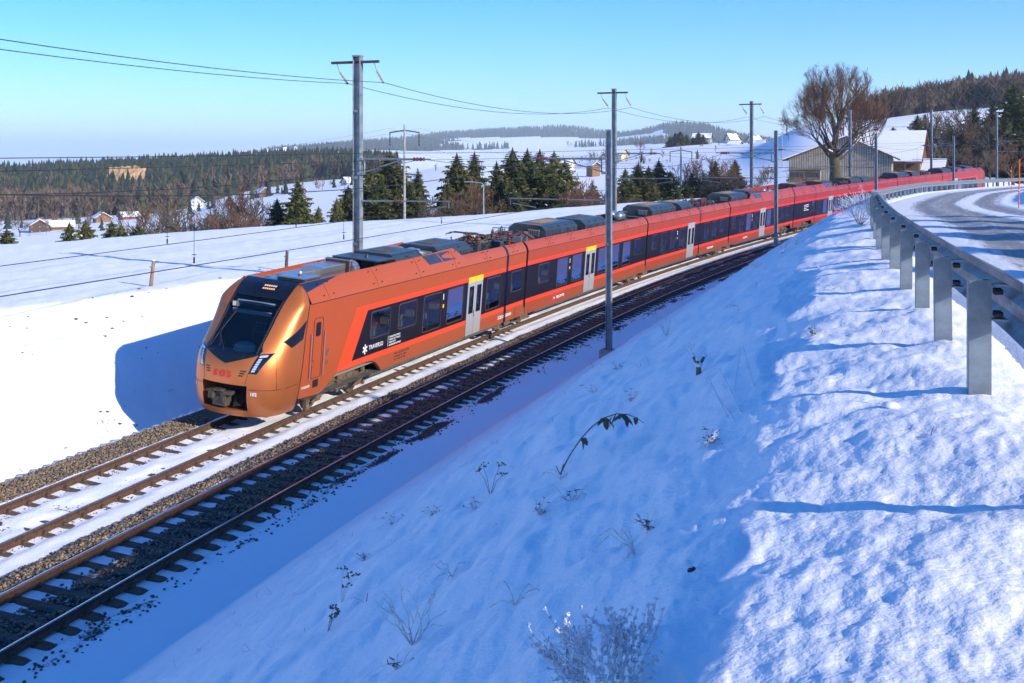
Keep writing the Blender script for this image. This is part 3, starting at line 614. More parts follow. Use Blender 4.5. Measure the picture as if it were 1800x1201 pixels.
def skirt_of(i, L, lay):
    d0, d1 = lay['door']
    if i == 0: pts = ARCH1 + [(d0, .64), (d1, .64), (19.72, .62)]
    elif i == 3: pts = [(.15, .62), (d0, .64), (d1, .64), (13.9, .64), (14.1, .85), (14.4, 1.05), (17.1, 1.05), (17.4, .9), (17.6, .64), (18.1, .64)]
    elif i == 4: pts = [(.15, .64), (2.3, .64), (2.5, .85), (2.8, 1.05), (5.3, 1.05), (5.6, .9), (5.8, .64), (d0, .64), (d1, .64), (18.1, .62)]
    elif i == 7: pts = [(.15, .62), (d0, .64), (d1, .64)] + [(L - a, h) for a, h in reversed(ARCH1)]
    else: pts = [(.15, .62), (d0, .64), (d1, .64), (L - .15, .62)]
    return pts
# shared window and door pieces
_wm = {}
def window_meshes(w, h):
    k = (round(w, 2), round(h, 2))
    if k not in _wm:
        x, z, r = w / 2, h / 2, .09
        def ring(mx, mz, rr): return [(sx * (mx - rr) + rr * math.cos(a) , sz * (mz - rr) + rr * math.sin(a)) for sx, sz, a0 in ((1, 1, 0), (-1, 1, 90), (-1, -1, 180), (1, -1, 270)) for a in (math.radians(a0 + t) for t in (0, 30, 60, 90))]
        o, i = ring(x + .028, z + .028, r + .02), ring(x - .012, z - .012, r - .01)
        n = len(o); b = MB(); V = [(.014, y, q) for y, q in o] + [(.020, y, q) for y, q in i] + [(-.03, y, q) for y, q in o] + [(-.03, y, q) for y, q in i]
        F = []
        for k2 in range(n):
            j = (k2 + 1) % n; F += [(k2, j, n + j, n + k2), (2 * n + k2, k2, n * 0 + k2, 2 * n + k2)][:1] + [(n + k2, n + j, 3 * n + j, 3 * n + k2), (k2, 2 * n + k2, 2 * n + j, j)]
        b.add(V, F, 0); fm = b.mesh('window_frame', [frame_m])
        p = MB(); p.poly([(.004, y, q) for y, q in ring(x - .02, z - .02, r - .01)]); pm = p.mesh('window', [pane_m], smooth=None)
        _wm[k] = (pm, fm)
    return _wm[k]
def door_mesh(w, yellow):
    b = MB(); hw = w / 2 - .012
    for k, y0 in enumerate((-w / 2, .012)):
        y1 = y0 + hw; gy0, gy1 = y0 + hw * .22, y0 + hw * .78; g0, g1 = 1.52, 2.55; zt = 2.72 if yellow else 2.93
        cells = [(y0, y1, .66, g0), (y0, gy0, g0, g1), (gy1, y1, g0, g1), (y0, y1, g1, zt)]
        for (p, q, u, v) in cells: b.box((-.012, (p + q) / 2, (u + v) / 2), (.04, q - p, v - u), 0)
        b.box((-.006, (y0 + y1) / 2, (zt + 2.93) / 2), (.044, hw, 2.93 - zt - .002), 1 if yellow else 0)
        rr = [(gy0, g0), (gy1, g0), (gy1, g1), (gy0, g1)]
        for (p, q) in zip(rr, rr[1:] + rr[:1]): b.tube((.012, *p), (.012, *q), .016, n=5, mi=2)
        b.poly([(-.006, gy0, g0), (-.006, gy1, g0), (-.006, gy1, g1), (-.006, gy0, g1)], 3)
    b.box((-.02, 0, 1.79), (.03, .024, 2.26), 2); b.box((-.02, -w / 2 - .02, 1.79), (.03, .03, 2.3), 2); b.box((-.02, w / 2 + .02, 1.79), (.03, .03, 2.3), 2)
    b.tube((.02, -.05, 1.35), (.02, -.05, 1.62), .012, n=5, mi=2)
    return b.mesh('door', [grey_door, yellow_m, dark, pane_m])
DOORS = {}
seat_b = MB(); seat_b.box((.0, 0, 1.05), (1.0, .45, .14)); seat_b.box((0, .22, 1.42), (1.0, .12, .72)); seat_b.box((-.25, .22, 1.90), (.34, .13, .26), 1); seat_b.box((.25, .22, 1.90), (.34, .13, .26), 1)
seat_me = seat_b.mesh('seat', [seat_m, head_m], bevel=.03)
def bogie_mesh(dirty=True):
    b = MB()
    for y in (-1.25, 1.25):
        for sx in (-1, 1):
            b.lathe((.68 * sx, y, .43), (sx, 0, 0), [(0, .46), (.03, .46), (.035, .43), (.10, .43), (.105, .36), (.07, .34), (.07, .16), (.10, .14), (.10, .0)], 20, 1)
            b.box((.98 * sx, y, .43), (.16, .30, .30)); b.tube((.95 * sx, y, .43), (1.10 * sx, y, .43), .13, n=10)
            b.tube((.98 * sx, y - .33, .50), (.98 * sx, y - .33, .86), .085, n=8); b.tube((.98 * sx, y + .33, .50), (.98 * sx, y + .33, .86), .085, n=8)
            b.box((.98 * sx, y, .60), (.12, .86, .07)); b.tube((1.09 * sx, y - .42, .30), (1.09 * sx, y + .5, .62), .045, n=7)
        b.tube((-.7, y, .43), (.7, y, .43), .08, n=8)
    for sx in (-1, 1):
        b.box((.98 * sx, 0, .66), (.16, 2.4, .17)); b.box((.98 * sx, 0, .50), (.14, .95, .22)); b.box((1.02 * sx, -.62, .80), (.14, .55, .22)); b.box((1.04 * sx, .55, .86), (.12, .4, .24))
        b.tube((1.08 * sx, -.30, .42), (1.08 * sx, .42, .95), .05, n=8); b.tube((1.1 * sx, -.2, .35), (1.1 * sx, -.2, 1.0), .055, n=8)
        b.tube((.98 * sx, 0, .7), (.98 * sx, 0, 1.0), .24, .22, n=12); b.box((.95 * sx, -1.72, .35), (.1, .2, .5)); b.box((.95 * sx, 1.72, .40), (.1, .12, .4))
        b.path([(1.12 * sx, -1.7, .8), (1.14 * sx, -1.2, .62), (1.13 * sx, -.5, .75), (1.14 * sx, .4, .6), (1.12 * sx, 1.5, .72)], .018, 5)
    b.box((0, 0, .62), (1.9, .4, .2)); b.box((0, -.85, .5), (1.2, .5, .35)); b.box((0, .85, .5), (1.2, .5, .35))
    return b.mesh('bogie', [under_m, wheel_m], smooth=40)
BOGIE = bogie_mesh()
tr_loc = Vector(cen(1.3)); train = tag(empty('train', tr_loc), 'copper and red eight-carriage passenger train with sloping dark windscreen on the far track', 'train')
CARS = []
def build_car(i):
    L = LEN[i]; lay = LAY[i]; M, Lw = car_frame(CP[i], CP[i + 1]); b = MB(); cab = i in (0, 7)
    flip = (lambda a: L - a) if i == 7 else (lambda a: a)
    lo, hi = (5.6, L - .15) if i == 0 else ((.15, L - 5.6) if i == 7 else (.15, L - .15))
    sk = skirt_of(i, L, lay)
    for sx in (1, -1):
        side_cells(b, sx, lay, lo, hi, sk)
        if cab:                                                   # slanted start of the stripes behind the cab
            X = 1.41 * sx; ac = 1.56
            for pts, mi in (([(ac + .06, 1.12), (3.7, 1.12), (4.75, 2.94), (ac + .27, 2.94)], 0), ([(ac + .27, 2.94), (5.6, 2.94), (5.6, HS), (ac + .33, HS)], 0),
                            ([(3.7, 1.12), (5.6, 1.12), (5.6, 1.30), (4.6, 1.30)], 1), ([(3.7, 1.12), (4.6, 1.30), (5.45, 2.77), (4.75, 2.94)], 1), ([(4.75, 2.94), (5.45, 2.77), (5.6, 2.77), (5.6, 2.94)], 1), ([(4.6, 1.30), (5.6, 1.30), (5.6, 2.77), (5.45, 2.77)], 2)):
                b.poly([(X, flip(a), h) for a, h in pts], mi)
        if cab:
            segs = FAIR[i]; fairing(b, sx, segs, 0)
        else: fairing(b, sx, FAIR[i], 0)
    a0, a1 = (2.0, L - .15) if i == 0 else ((.15, L - 2.0) if i == 7 else (.15, L - .15))
    b.poly([(-1.16, a0, 3.60), (1.16, a0, 3.60), (1.16, a1, 3.60), (-1.16, a1, 3.60)], 3)
    b.poly([(-1.38, a0, .62), (1.38, a0, .62), (1.38, a1, .62), (-1.38, a1, .62)], 3)
    # lining: floor, ceiling, end walls
    b.poly([(-1.36, a0, .98), (1.36, a0, .98), (1.36, a1, .98), (-1.36, a1, .98)], 4); b.poly([(-1.36, a0, 3.0), (1.36, a0, 3.0), (1.36, a1, 3.0), (-1.36, a1, 3.0)], 4)
    for a in ((a1,) if i == 0 else ((a0,) if i == 7 else (a0, a1))): b.poly([(-1.41, a, .62), (1.41, a, .62), (1.41, a, HS), (LT, a, HT), (LT, a, 3.6), (-LT, a, 3.6), (-LT, a, HT), (-1.41, a, HS)], 5)
    body = b.build('carriage', [COPPER[i], STRIPE[i], band_m, roof_floor, inner_m, bell_m], train); body.matrix_local = Matrix.Translation(-tr_loc) @ M
    CARS.append(body)
    for sx in (1, -1):
        if sx < 0 and i > 3: break
        for (p, q, u, v) in lay['win']:
            pm, fm = window_meshes(q - p, v - u)
            for nm, me in (('window', pm), ('window_frame', fm)):
                o = link(nm, me, body, (1.41 * sx, (p + q) / 2, (u + v) / 2)); o.rotation_euler = (0, 0, 0 if sx > 0 else math.pi)
        k = (round(lay['door'][1] - lay['door'][0] - .08, 2), i < 2)
        if k not in DOORS: DOORS[k] = door_mesh(*k)
        o = link('door', DOORS[k], body, (1.41 * sx, sum(lay['door']) / 2, 0)); o.rotation_euler = (0, 0, 0 if sx > 0 else math.pi)
    if i < 5:
        for (p, q, u, v) in lay['win']:
            o = link('seat', seat_me, body, (.80, p + .45, 0))
            if (int(p * 3) % 2): o.rotation_euler = (0, 0, math.pi); o.location.y += .4
    # fine dark line under the roof panel, panel joints
    b = MB()
    for (p, q) in (((2.0, L - .15),) if i == 0 else (((.15, L - 2.0),) if i == 7 else ((.15, L - .15),))): b.box((1.412, (p + q) / 2, HS - .004), (.012, q - p, .018))
    n = int(L / 3)
    for k in range(1, n + 1):
        a = k * L / (n + .5)
        if not (2.3 < flip(a) if cab else True) or a > L - .6: continue
        seg = next((s for s in FAIR[i] if s[0] <= a <= s[3]), None)
        if not seg: continue
        t = (a - seg[0]) / (seg[3] - seg[0]); tl = seg[1] + (seg[4] - seg[1]) * t; th_ = seg[2] + (seg[5] - seg[2]) * t
        b.path([(1.41 + (tl - 1.41) * q + .037 * math.sin(math.pi * q) , a, HS + (th_ - HS) * q + .032 * math.sin(math.pi * q)) for q in (0.03, .25, .5, .75, 1)], .006, 4)
        for q in (.22, .8):
            for da in (-.28, .28): b.tube((1.40 + (tl - 1.41) * q + .03, a + da, HS + (th_ - HS) * q + .01), (1.435 + (tl - 1.41) * q + .03, a + da, HS + (th_ - HS) * q + .05), .016, n=5)
    b.build('panel_joint', [dark], body)
    # gangway bellows to the next carriage
    if i < 7:
        b = MB(); prof = [(1.33, .75), (1.33, HS - .05), (1.06, HT - .08), (-1.06, HT - .08), (-1.33, HS - .05), (-1.33, .75)]
        for k in range(5):
            a = L - .15 + .075 * k; sh = 1.0 if k % 2 == 0 else .955
            ring = [(x * sh, a, 2.1 + (z - 2.1) * sh) for x, z in prof]
            if k: b.add(prev + ring, [(j, (j + 1) % 6, 6 + (j + 1) % 6, 6 + j) for j in range(6)])
            prev = ring
        b.build('gangway_bellows', [bell_m], body)
    return body
for i in range(8): build_car(i)
# bogies
for i, a in ((0, 4.55), (3, 15.75), (4, 4.1), (7, LEN[7] - 4.55)): link('bogie', BOGIE, CARS[i], (0, a, 0))
for i in (0, 1, 2, 4, 5, 6): link('bogie', BOGIE, CARS[i], (0, LEN[i], 0))
# low running gear covers beside the shared bogies
for i in (0, 1, 2):
    b = MB()
    b.box((1.33, LEN[i] - .02, .72), (.14, .62, .42), 0); b.box((1.36, LEN[i] + .02, .52), (.12, .9, .2), 0); b.box((1.30, LEN[i], .95), (.1, .35, .2), 0)
    b.path([(1.36, LEN[i] - 2.6, .46), (1.36, LEN[i] - 1.6, .50), (1.38, LEN[i] - .7, .44), (1.38, LEN[i] + .8, .42)], .035, 6); b.box((1.3, LEN[i] - 1.9, .50), (.12, .8, .16)); b.box((1.3, LEN[i] - 2.9, .47), (.12, .6, .12))
    b.build('damper_bracket', [under_m], CARS[i], bevel=.012)
for i in range(5):                                                # underfloor sill
    b = MB(); b.box((1.30, LEN[i] / 2 + (2 if i == 0 else 0), .565), (.06, LEN[i] - (8 if i == 0 else 3.0), .09)); b.build('underfloor_sill', [roof_floor], CARS[i])
# ---------------------------------------------------------------- cab nose
def cr(xs, ys):
    xs = np.array(xs, float); ys = np.array(ys, float); m = np.gradient(ys, xs)
    def f(x):
        x = float(np.clip(x, xs[0], xs[-1])); i = int(min(np.searchsorted(xs, x, 'right') - 1, len(xs) - 2)); h = xs[i + 1] - xs[i]; t = (x - xs[i]) / h
        return (2 * t ** 3 - 3 * t * t + 1) * ys[i] + (t ** 3 - 2 * t * t + t) * h * m[i] + (3 * t * t - 2 * t ** 3) * ys[i + 1] + (t ** 3 - t * t) * h * m[i + 1]
    return f
nA = cr([.42, .6, .9, 1.3, 1.6, 1.87, 2.1, 2.4, 2.8, 3.2, 3.5, 3.7, 3.85, 3.95], [.10, .03, -.05, -.08, -.06, .0, .12, .37, .74, 1.10, 1.40, 1.63, 1.86, 2.12])
nW = cr([.42, .55, .75, 1.0, 2.9, 3.2, 3.41, 3.6, 3.8, 3.95], [1.28, 1.34, 1.39, 1.41, 1.41, 1.41, 1.405, 1.29, 1.12, .95])
nL = cr([.42, 1.6, 2.2, 2.8, 3.41, 3.7, 3.95], [1.1, 1.1, 1.02, .78, .42, .25, .06])
nC = lambda h: 1.56 + .33 * max(0, h - .75) / 2.66 if h < 3.41 else 1.89 + (h - 3.41) / .54 * .30
nw1 = cr([.42, 1.32, 1.6, 2.15, 3.52, 3.95], [.72, .72, .73, .76, .80, .88])
NE = 2.3
def nose_pt(sig, h, off=0.0):
    def p(sg, hh):
        w = nW(hh); return Vector((sg * w, nA(hh) + nL(hh) * (1 - max(0.0, 1 - abs(sg) ** NE) ** (1 / NE)), hh))
    q = p(sig, h)
    if off:
        e = .004; du = p(min(.999, sig + e), h) - p(max(-.999, sig - e), h); dv = p(sig, min(3.95, h + e)) - p(sig, max(.42, h - e)); n = du.cross(dv).normalized()
        q = q + n * off
    return q
def nose_l(l, h, off=0.0): return nose_pt(max(-.999, min(.999, l / nW(h))), h, off)
HROW = [.42, .5, .6, .75, .9, 1.05, 1.2, 1.32, 1.45, 1.6, 1.75, 1.9, 2.03, 2.15, 2.3, 2.45, 2.6, 2.75, 2.9, 3.05, 3.2, 3.3, 3.41, 3.52, 3.6, 3.68, 3.76, 3.83, 3.89, 3.93, 3.95]
KI, KO = 7, 14
def nose_mesh():
    V = []; cols = None
    for h in HROW:
        w = nW(h); s1 = nw1(h) / w; half = [s1 * k / KI for k in range(KI + 1)] + [s1 + (1 - s1) * math.sin(math.pi / 2 * k / KO) for k in range(1, KO + 1)]
        sg = [-x for x in reversed(half[1:])] + half; row = [nose_pt(x, h) for x in sg]
        row = [Vector((-w, nC(h), h))] + row + [Vector((w, nC(h), h))]; V.append(row)
    nc = len(V[0]); mid = nc // 2; F = []; op = []
    for i in range(len(HROW) - 1):
        for j in range(nc - 1):
            inner = mid - KI <= j < mid + KI; hm = (HROW[i] + HROW[i + 1]) / 2
            if inner and (.6 < hm < 1.32 or 2.15 < hm < 3.52): continue
            F.append((i * nc + j, i * nc + j + 1, (i + 1) * nc + j + 1, (i + 1) * nc + j))
    P = [p for r in V for p in r]; b = MB(); b.add(P, F, 0)
    # underside lip and roof cap
    r0 = V[0]; b.add(r0 + [p + Vector((0, .35, .05)) if abs(p.x) < 1.2 else p + Vector((-.1 * np.sign(p.x), .1, .03)) for p in r0], [(j, j + 1, nc + j + 1, nc + j) for j in range(nc - 1)], 0)
    me = b.mesh('cab_shell', [copper_nose], smooth=-35); return me
def patch(rows, off, n=12):
    """rows: [(h, l0, l1)]"""
    b = MB(); vs = []
    for h, l0, l1 in rows: vs += [nose_l(l0 + (l1 - l0) * k / n, h, off) for k in range(n + 1)]
    b.add(vs, [(i * (n + 1) + k, i * (n + 1) + k + 1, (i + 1) * (n + 1) + k + 1, (i + 1) * (n + 1) + k) for i in range(len(rows) - 1) for k in range(n)])
    return b
def build_nose(car, front=True):
    N = link('cab_nose', nose_mesh(), car)
    kids = []
    def kid(b, name, m, **k):
        o = b.build(name, m, car, **k); kids.append(o); return o
    mw = cr([1.86, 2.0, 2.13, 2.4, 3.58, 3.75, 3.95], [.0, .44, .83, .84, .885, .90, .90])
    b = patch([(h, -mw(h), mw(h)) for h in np.linspace(1.87, 2.15, 7)], .006, 16)
    for sgn in (-1, 1):
        q = patch([(h, sgn * nw1(h), sgn * mw(h)) for h in np.linspace(2.15, 3.52, 16)], .006, 3); b.add(q.v, q.f)
    q = patch([(h, -mw(h), mw(h)) for h in np.linspace(3.52, 3.95, 12)], .006, 16); b.add(q.v, q.f)
    kid(b, 'windscreen_mask', [black_g], smooth=40)
    b = MB()                                                       # roof behind the mask
    last = [nose_pt(s, 3.95) for s in np.linspace(-.999, .999, 13)]; b.add(last + [Vector((p.x, 2.3, 3.955)) for p in last], [(k, k + 1, 14 + k, 13 + k) for k in range(12)]); kid(b, 'cab_roof', [black_g])
    b = patch([(h, -nw1(h) + .0, nw1(h) - .0) for h in np.linspace(2.15, 3.52, 16)], -.012, 14); kid(b, 'windscreen', [screen_m], smooth=60)
    b = MB()                                                       # glued rim with dotted edge
    for sgn in (-1, 1):
        b.path([nose_l(sgn * (nw1(h) + .035), h, .012) for h in np.linspace(2.17, 3.5, 10)], .012, 5)
        for h in np.linspace(2.2, 3.48, 16): p = nose_l(sgn * (nw1(h) + .01), h, .012); b.tube(p, p + Vector((0, -.008, .006)), .012, n=5)
    kid(b, 'windscreen_rim', [dark])
    # wiper
    b = MB(); b.path([nose_l(-.15, 2.14, .03), nose_l(-.55, 2.5, .05), nose_l(-.60, 2.62, .045)], .014, 5); b.path([nose_l(-.72, 2.2, .03), nose_l(-.60, 2.6, .045), nose_l(-.44, 3.1, .03)], .012, 5); b.path([nose_l(.45, 2.02, .012), nose_l(.50, 2.12, .03)], .01, 5); kid(b, 'wiper', [dark])
    # destination display in the mask
    b = patch([(h, -.42 + (3.86 - h) * -.35, .42 + (3.86 - h) * .35) for h in np.linspace(3.66, 3.86, 5)], .011, 6); kid(b, 'destination_display', [disp_m])
    if front:
        for r_, hh in enumerate((3.81, 3.74)):
            b = MB()
            for k in range(6): q = patch([(h, -.05 + .07 * k, .0 + .07 * k) for h in (hh - .018, hh + .018)], .016, 1); b.add(q.v, q.f)
            kid(b, 'display_text', [led_m])
    # head lights: slanted lamp units
    for sgn in (-1, 1):
        def hl(u, v, off): return nose_l(sgn * ((.72 + .14 * v) * (1 - u) + (.93 + .27 * v) * u), 1.66 + .50 * v + .05 * u * v, off)
        def pat(u0, u1, v0, v1, off, n=6):
            b = MB(); b.add([hl(u0 + (u1 - u0) * i / n, v0 + (v1 - v0) * j / n, off) for j in range(n + 1) for i in range(n + 1)], [(j * (n + 1) + i, j * (n + 1) + i + 1, (j + 1) * (n + 1) + i + 1, (j + 1) * (n + 1) + i) for j in range(n) for i in range(n)]); return b
        kid(pat(0, 1, 0, 1, .010), 'headlight', [black_g], smooth=60)
        b = MB()
        for k in range(6):
            v0 = .10 + .115 * k; q = pat(.22, .60 - .02 * k, v0, v0 + .088, .019, 2); b.add(q.v, q.f)
        q = pat(.16, .72, .82, .93, .019, 2); b.add(q.v, q.f); kid(b, 'headlight_lens', [lens_m])
        b = MB()
        for k in range(3): q = patch([(h, sgn * (.50 - .02 * k), sgn * (.66 - .035 * k)) for h in (1.70 - .065 * k, 1.73 - .065 * k)], .008, 3); b.add(q.v, q.f)
        kid(b, 'vent_slot', [dark])
        # side window of the cab
        def sw(a, h): return Vector((sgn * (1.413 + .0), a, h))
        pts = [(1.80, 2.98), (1.64, 2.46), (1.08, 2.30), (.86, 2.48)]
        def onside(a, h, off):
            lo_, hi_ = 0.0, .999
            for _ in range(30):
                m_ = (lo_ + hi_) / 2
                if nose_pt(m_, h).y < a: lo_ = m_
                else: hi_ = m_
            p = nose_pt(lo_, h, off) if lo_ < .998 else Vector((nW(h) + off, a, h)); return Vector((p.x * sgn, p.y, p.z))
        b = MB(); n = 8
        b.add([onside(*[((pts[0][c] * (1 - u) + pts[1][c] * u) * (1 - v) + (pts[3][c] * (1 - u) + pts[2][c] * u) * v) for c in (0, 1)], .008) for v in np.linspace(0, 1, n + 1) for u in np.linspace(0, 1, n + 1)], [(j * (n + 1) + i, j * (n + 1) + i + 1, (j + 1) * (n + 1) + i + 1, (j + 1) * (n + 1) + i) for j in range(n) for i in range(n)])
        kid(b, 'cab_side_window', [black_g], smooth=60)
        # seams of the front shell
        b = MB(); b.path([nose_pt(sgn * s, 1.2 + .05 * (1 - s), .003) for s in np.linspace(.52, .999, 14)] + [Vector((sgn * 1.414, nC(1.2), 1.2))], .008, 4)
        b.path([nose_l(sgn * l, h, .003) for l, h in ((1.19, 2.2), (1.27, 2.05), (1.31, 1.7), (1.33, 1.2))], .007, 4)
        b.path([nose_l(sgn * l, h, .003) for l, h in ((.86, 2.13), (.72, 1.66), (.66, 1.36))], .006, 4)
        b.path([Vector((sgn * (nW(h) + .004), nC(h), h)) for h in np.linspace(.6, 3.94, 24)], .012, 4); kid(b, 'shell_seam', [dark])
    # coupler bay
    b = MB(); y1 = .75
    for sgn in (-1, 1):
        b.add([nose_l(sgn * .72, h) for h in (.6, .75, .9, 1.05, 1.2, 1.32)] + [Vector((sgn * .62, y1, h)) for h in (.6, .75, .9, 1.05, 1.2, 1.32)], [(k, k + 1, 7 + k, 6 + k) for k in range(5)], 0)
    ls = np.linspace(-.72, .72, 9)
    for h, mi in ((.6, 0), (1.32, 1)): b.add([nose_l(l, h) for l in ls] + [Vector((l * .86, y1, h)) for l in ls], [(k, k + 1, 10 + k, 9 + k) for k in range(8)], mi)
    b.poly([(-.62, y1, .6), (.62, y1, .6), (.62, y1, 1.32), (-.62, y1, 1.32)], 1); kid(b, 'coupler_bay', [copper_nose, dark])
    b = MB(); b.box((-.1, .12, .92), (.42, .36, .34)); b.box((-.30, .02, .98), (.16, .42, .20)); b.box((.10, .05, 1.05), (.34, .26, .10), rz=.2); b.tube((-.1, .3, .92), (-.05, .75, .92), .11, n=8); b.box((-.1, .06, .72), (.44, .22, .10)); b.box((-.36, -.02, 1.08), (.22, .3, .06), rz=-.25)
    b.tube((-.22, -.06, .92), (-.22, .1, .92), .07, n=8); b.box((.02, -.04, .9), (.12, .1, .22)); b.box((-.12, -.05, 1.12), (.3, .2, .06), rz=.15)
    kid(b, 'coupler', [coupler_m], bevel=.02)
    b = MB(); [b.path([(.2, .3, .95), (.28 + .05 * k, .12, .68 + .03 * k), (.42 + .04 * k, .2, .72), (.50, .5, 1.0)], .022, 6) for k in range(3)]; b.path([(-.4, .4, 1.1), (-.5, .15, .8), (-.36, .1, .72)], .02, 6); kid(b, 'brake_hose', [dark])
    # cab interior: desk with binnacle hood, blinds, seat, back wall
    b = MB(); b.poly([(-1.35, 1.85, .9), (1.35, 1.85, .9), (1.35, 1.85, 3.4), (-1.35, 1.85, 3.4)], 1); b.poly([(-.75, .45, 1.6), (.75, .45, 1.6), (1.3, 1.85, 1.6), (-1.3, 1.85, 1.6)], 1)
    b.box((0, .62, 2.0), (1.5, .62, .14), 0); b.box((-.1, .46, 2.10), (1.35, .34, .08), 0); b.lathe((.12, .72, 2.06), (0, 0, 1), [(0, .34), (.16, .33), (.26, .25), (.30, .10)], 16, 2); b.box((.1, 1.55, 2.1), (.5, .14, .9), 1); b.box((.1, 1.5, 2.65), (.3, .12, .26), 1)
    b.box((0, 1.13, 3.12), (1.30, .03, .12), 2, ); b.box((0, 1.32, 3.36), (1.25, .03, .10), 2); b.box((-.62, 1.2, 3.3), (.12, .12, .14), 3)
    kid(b, 'driver_desk', [desk_m, dark, desk2_m, alu], bevel=.01)
    return N, kids
disp_m = mat('display_glass', (.004, .006, .012), .08, coat=.6)
led_m, _n, _l, _p = nt('amber_led'); setc(_p, (.4, .2, .12)); _p.inputs['Emission Color'].default_value = (1, .55, .35, 1); _p.inputs['Emission Strength'].default_value = .55
lens_m = mat('lamp_glass', (.62, .66, .68), .12, .3, coat=.6)
coupler_m = mat('coupler_cast_steel', (.085, .07, .055), .7, .4, var=.4, vscale=12, bump=.4, bscale=50)
desk_m = mat('desk_grey', (.22, .235, .24), .7); desk2_m = mat('hood_grey', (.34, .345, .34), .75)
n0, k0 = build_nose(CARS[0])
# the far end carries the same nose, mirrored
for o in [n0] + [k for k in k0 if k.name.split('.')[0] in ('windscreen_mask', 'cab_roof', 'windscreen', 'cab_side_window', 'headlight', 'shell_seam')]:
    c = o.copy(); COL.objects.link(c); c.parent = CARS[7]; c.location = (0, LEN[7], 0); c.scale = (1, -1, 1)
    if o is n0:
        c.data = o.data.copy(); c.data.materials[0] = COPPER[7]
# lettering on the front
c1 = CARS[0]
FR = (math.pi / 2 - .05, 0, 0)
p = nose_l(-.33, 1.505, .014); text('S', c1, p, .25, red_l, FR, 1.0, bold=.010); p = nose_l(-.15, 1.505, .014); text('O', c1, p, .25, red_l, FR, 1.0, bold=.010)
b = MB()
for z0, z1, x1 in ((1.505, 1.585, .245), (1.605, 1.685, .225)):
    pts = [(.085, z0 + .0), (x1 - .03, z0), (x1, z0 + .02), (x1, z1 - .02), (x1 - .03, z1), (.105, z1), (.14, (z0 + z1) / 2)] if z0 < 1.6 else [(.105, z0), (x1 - .03, z0), (x1, z0 + .02), (x1, z1 - .02), (x1 - .03, z1), (.085, z1), (.14, (z0 + z1) / 2)]
    b.prism(pts, lambda q, d: nose_l(q[0], q[1], .010 + d), .004)
b.build('lettering', [red_l], c1)
p = nose_l(.80, 1.06, .014); text('102', c1, p, .13, white_l, (math.pi / 2, 0, .34), 1.0, bold=.003); p = nose_l(-1.16, 1.08, .014); text('102', c1, p, .12, white_l, (math.pi / 2, 0, -.75), 1.0, bold=.003)
# ---- cab door, rails, lettering along the side of the leading carriage
X = 1.414
b = MB()
for a in (2.06, 2.80): b.tube((X + .045, a, 1.20), (X + .045, a, 2.55), .017, n=7); b.tube((X, a, 1.22), (X + .045, a, 1.22), .012, n=5); b.tube((X, a, 2.53), (X + .045, a, 2.53), .012, n=5)
b.build('grab_rail', [alu], c1, smooth=40)
b = MB(); R_ = [(2.22, 1.20), (2.66, 1.20), (2.72, 1.26), (2.72, 2.90), (2.66, 2.96), (2.28, 2.96), (2.22, 2.90)]
b.path([(X, *q) for q in R_] + [(X, *R_[0])], .009, 4); b.box((X - .01, 2.48, 1.03), (.03, .30, .22)); b.build('cab_door_seam', [dark], c1)
b = MB(); ring = [(2.38, 2.42), (2.56, 2.42), (2.60, 2.47), (2.60, 2.78), (2.56, 2.83), (2.38, 2.83), (2.34, 2.78), (2.34, 2.47)]; b.prism(ring, lambda q, d: Vector((X + d, *q)), .008); b.build('cab_door_window', [black_g], c1)
b = MB(); b.lathe((X - .03, 2.30, 1.62), (1, 0, 0), [(0, .09), (.04, .09), (.045, .07)], 14); b.box((X + .02, 2.28, 1.66), (.02, .03, .16)); b.build('door_lock', [copper_nose], c1)
b = MB(); b.box((X, 3.08, 1.84), (.015, .15, .20), 0); b.box((X + .008, 3.05, 1.80), (.012, .05, .06), 1); b.box((X + .008, 3.12, 1.80), (.012, .05, .06), 1); b.lathe((X - .005, 3.07, 1.56), (1, 0, 0), [(0, .07), (.012, .07)], 12, 0); b.build('control_panel', [under_m, alu], c1)
text('STADLER', c1, (X + .002, 1.72, .98), .10, white_l, SIDE, 1.1)
star = MB()
for k in range(3):
    t = math.radians(90 + 60 * k); d = Vector((0, math.cos(t), math.sin(t))) * .16; e = Vector((0, -math.sin(t), math.cos(t))) * .026
    star.add([Vector((X + .003 + .0006 * k, 5.42, 1.53)) + q for q in (-d - e, -d + e, d + e, d - e)], [(0, 1, 2, 3)])
star.build('lettering', [white_l], c1)
text('TRAVERSO', c1, (X + .003, 5.66, 1.47), .20, white_l, SIDE, .98, spacing=1.05)
b = MB(); b.box((X + .003, 6.98, 1.54), (.004, .012, .36)); b.build('lettering', [white_l], c1)
for k, t in enumerate(('VORALPEN-EXPRESS', 'TRENO GOTTARDO', 'AARE LINTH', 'ALPENRHEIN-EXPRESS')): text(t, c1, (X + .003, 7.06, 1.635 - .092 * k), .085, white_l, SIDE, 1.05)
for k, t in enumerate(('94 85 7 526 102-9 CH-SOB', 'R 160 km/h  Mg  150 m', '72 t  356 Pl  ep  SOB')): text(t, c1, (X + .003, 7.5, 1.00 - .10 * k), .085, dark_l, SIDE, 1.15)
text('1', c1, (X + .003, 11.14, 2.38), .30, white_l, SIDE, 1.0, bold=.008)
b = MB(); b.box((X + .003, 11.24, 2.14), (.004, .11, .13)); b.build('lettering', [yellow_m], c1)
text('SOB', c1, (X + .003, 16.12, .83), .19, red_l, SIDE, 1.2, bold=.006); text('SÜDOSTBAHN', c1, (X + .003, 16.78, .83), .19, white_l, SIDE, 1.22, bold=.002)
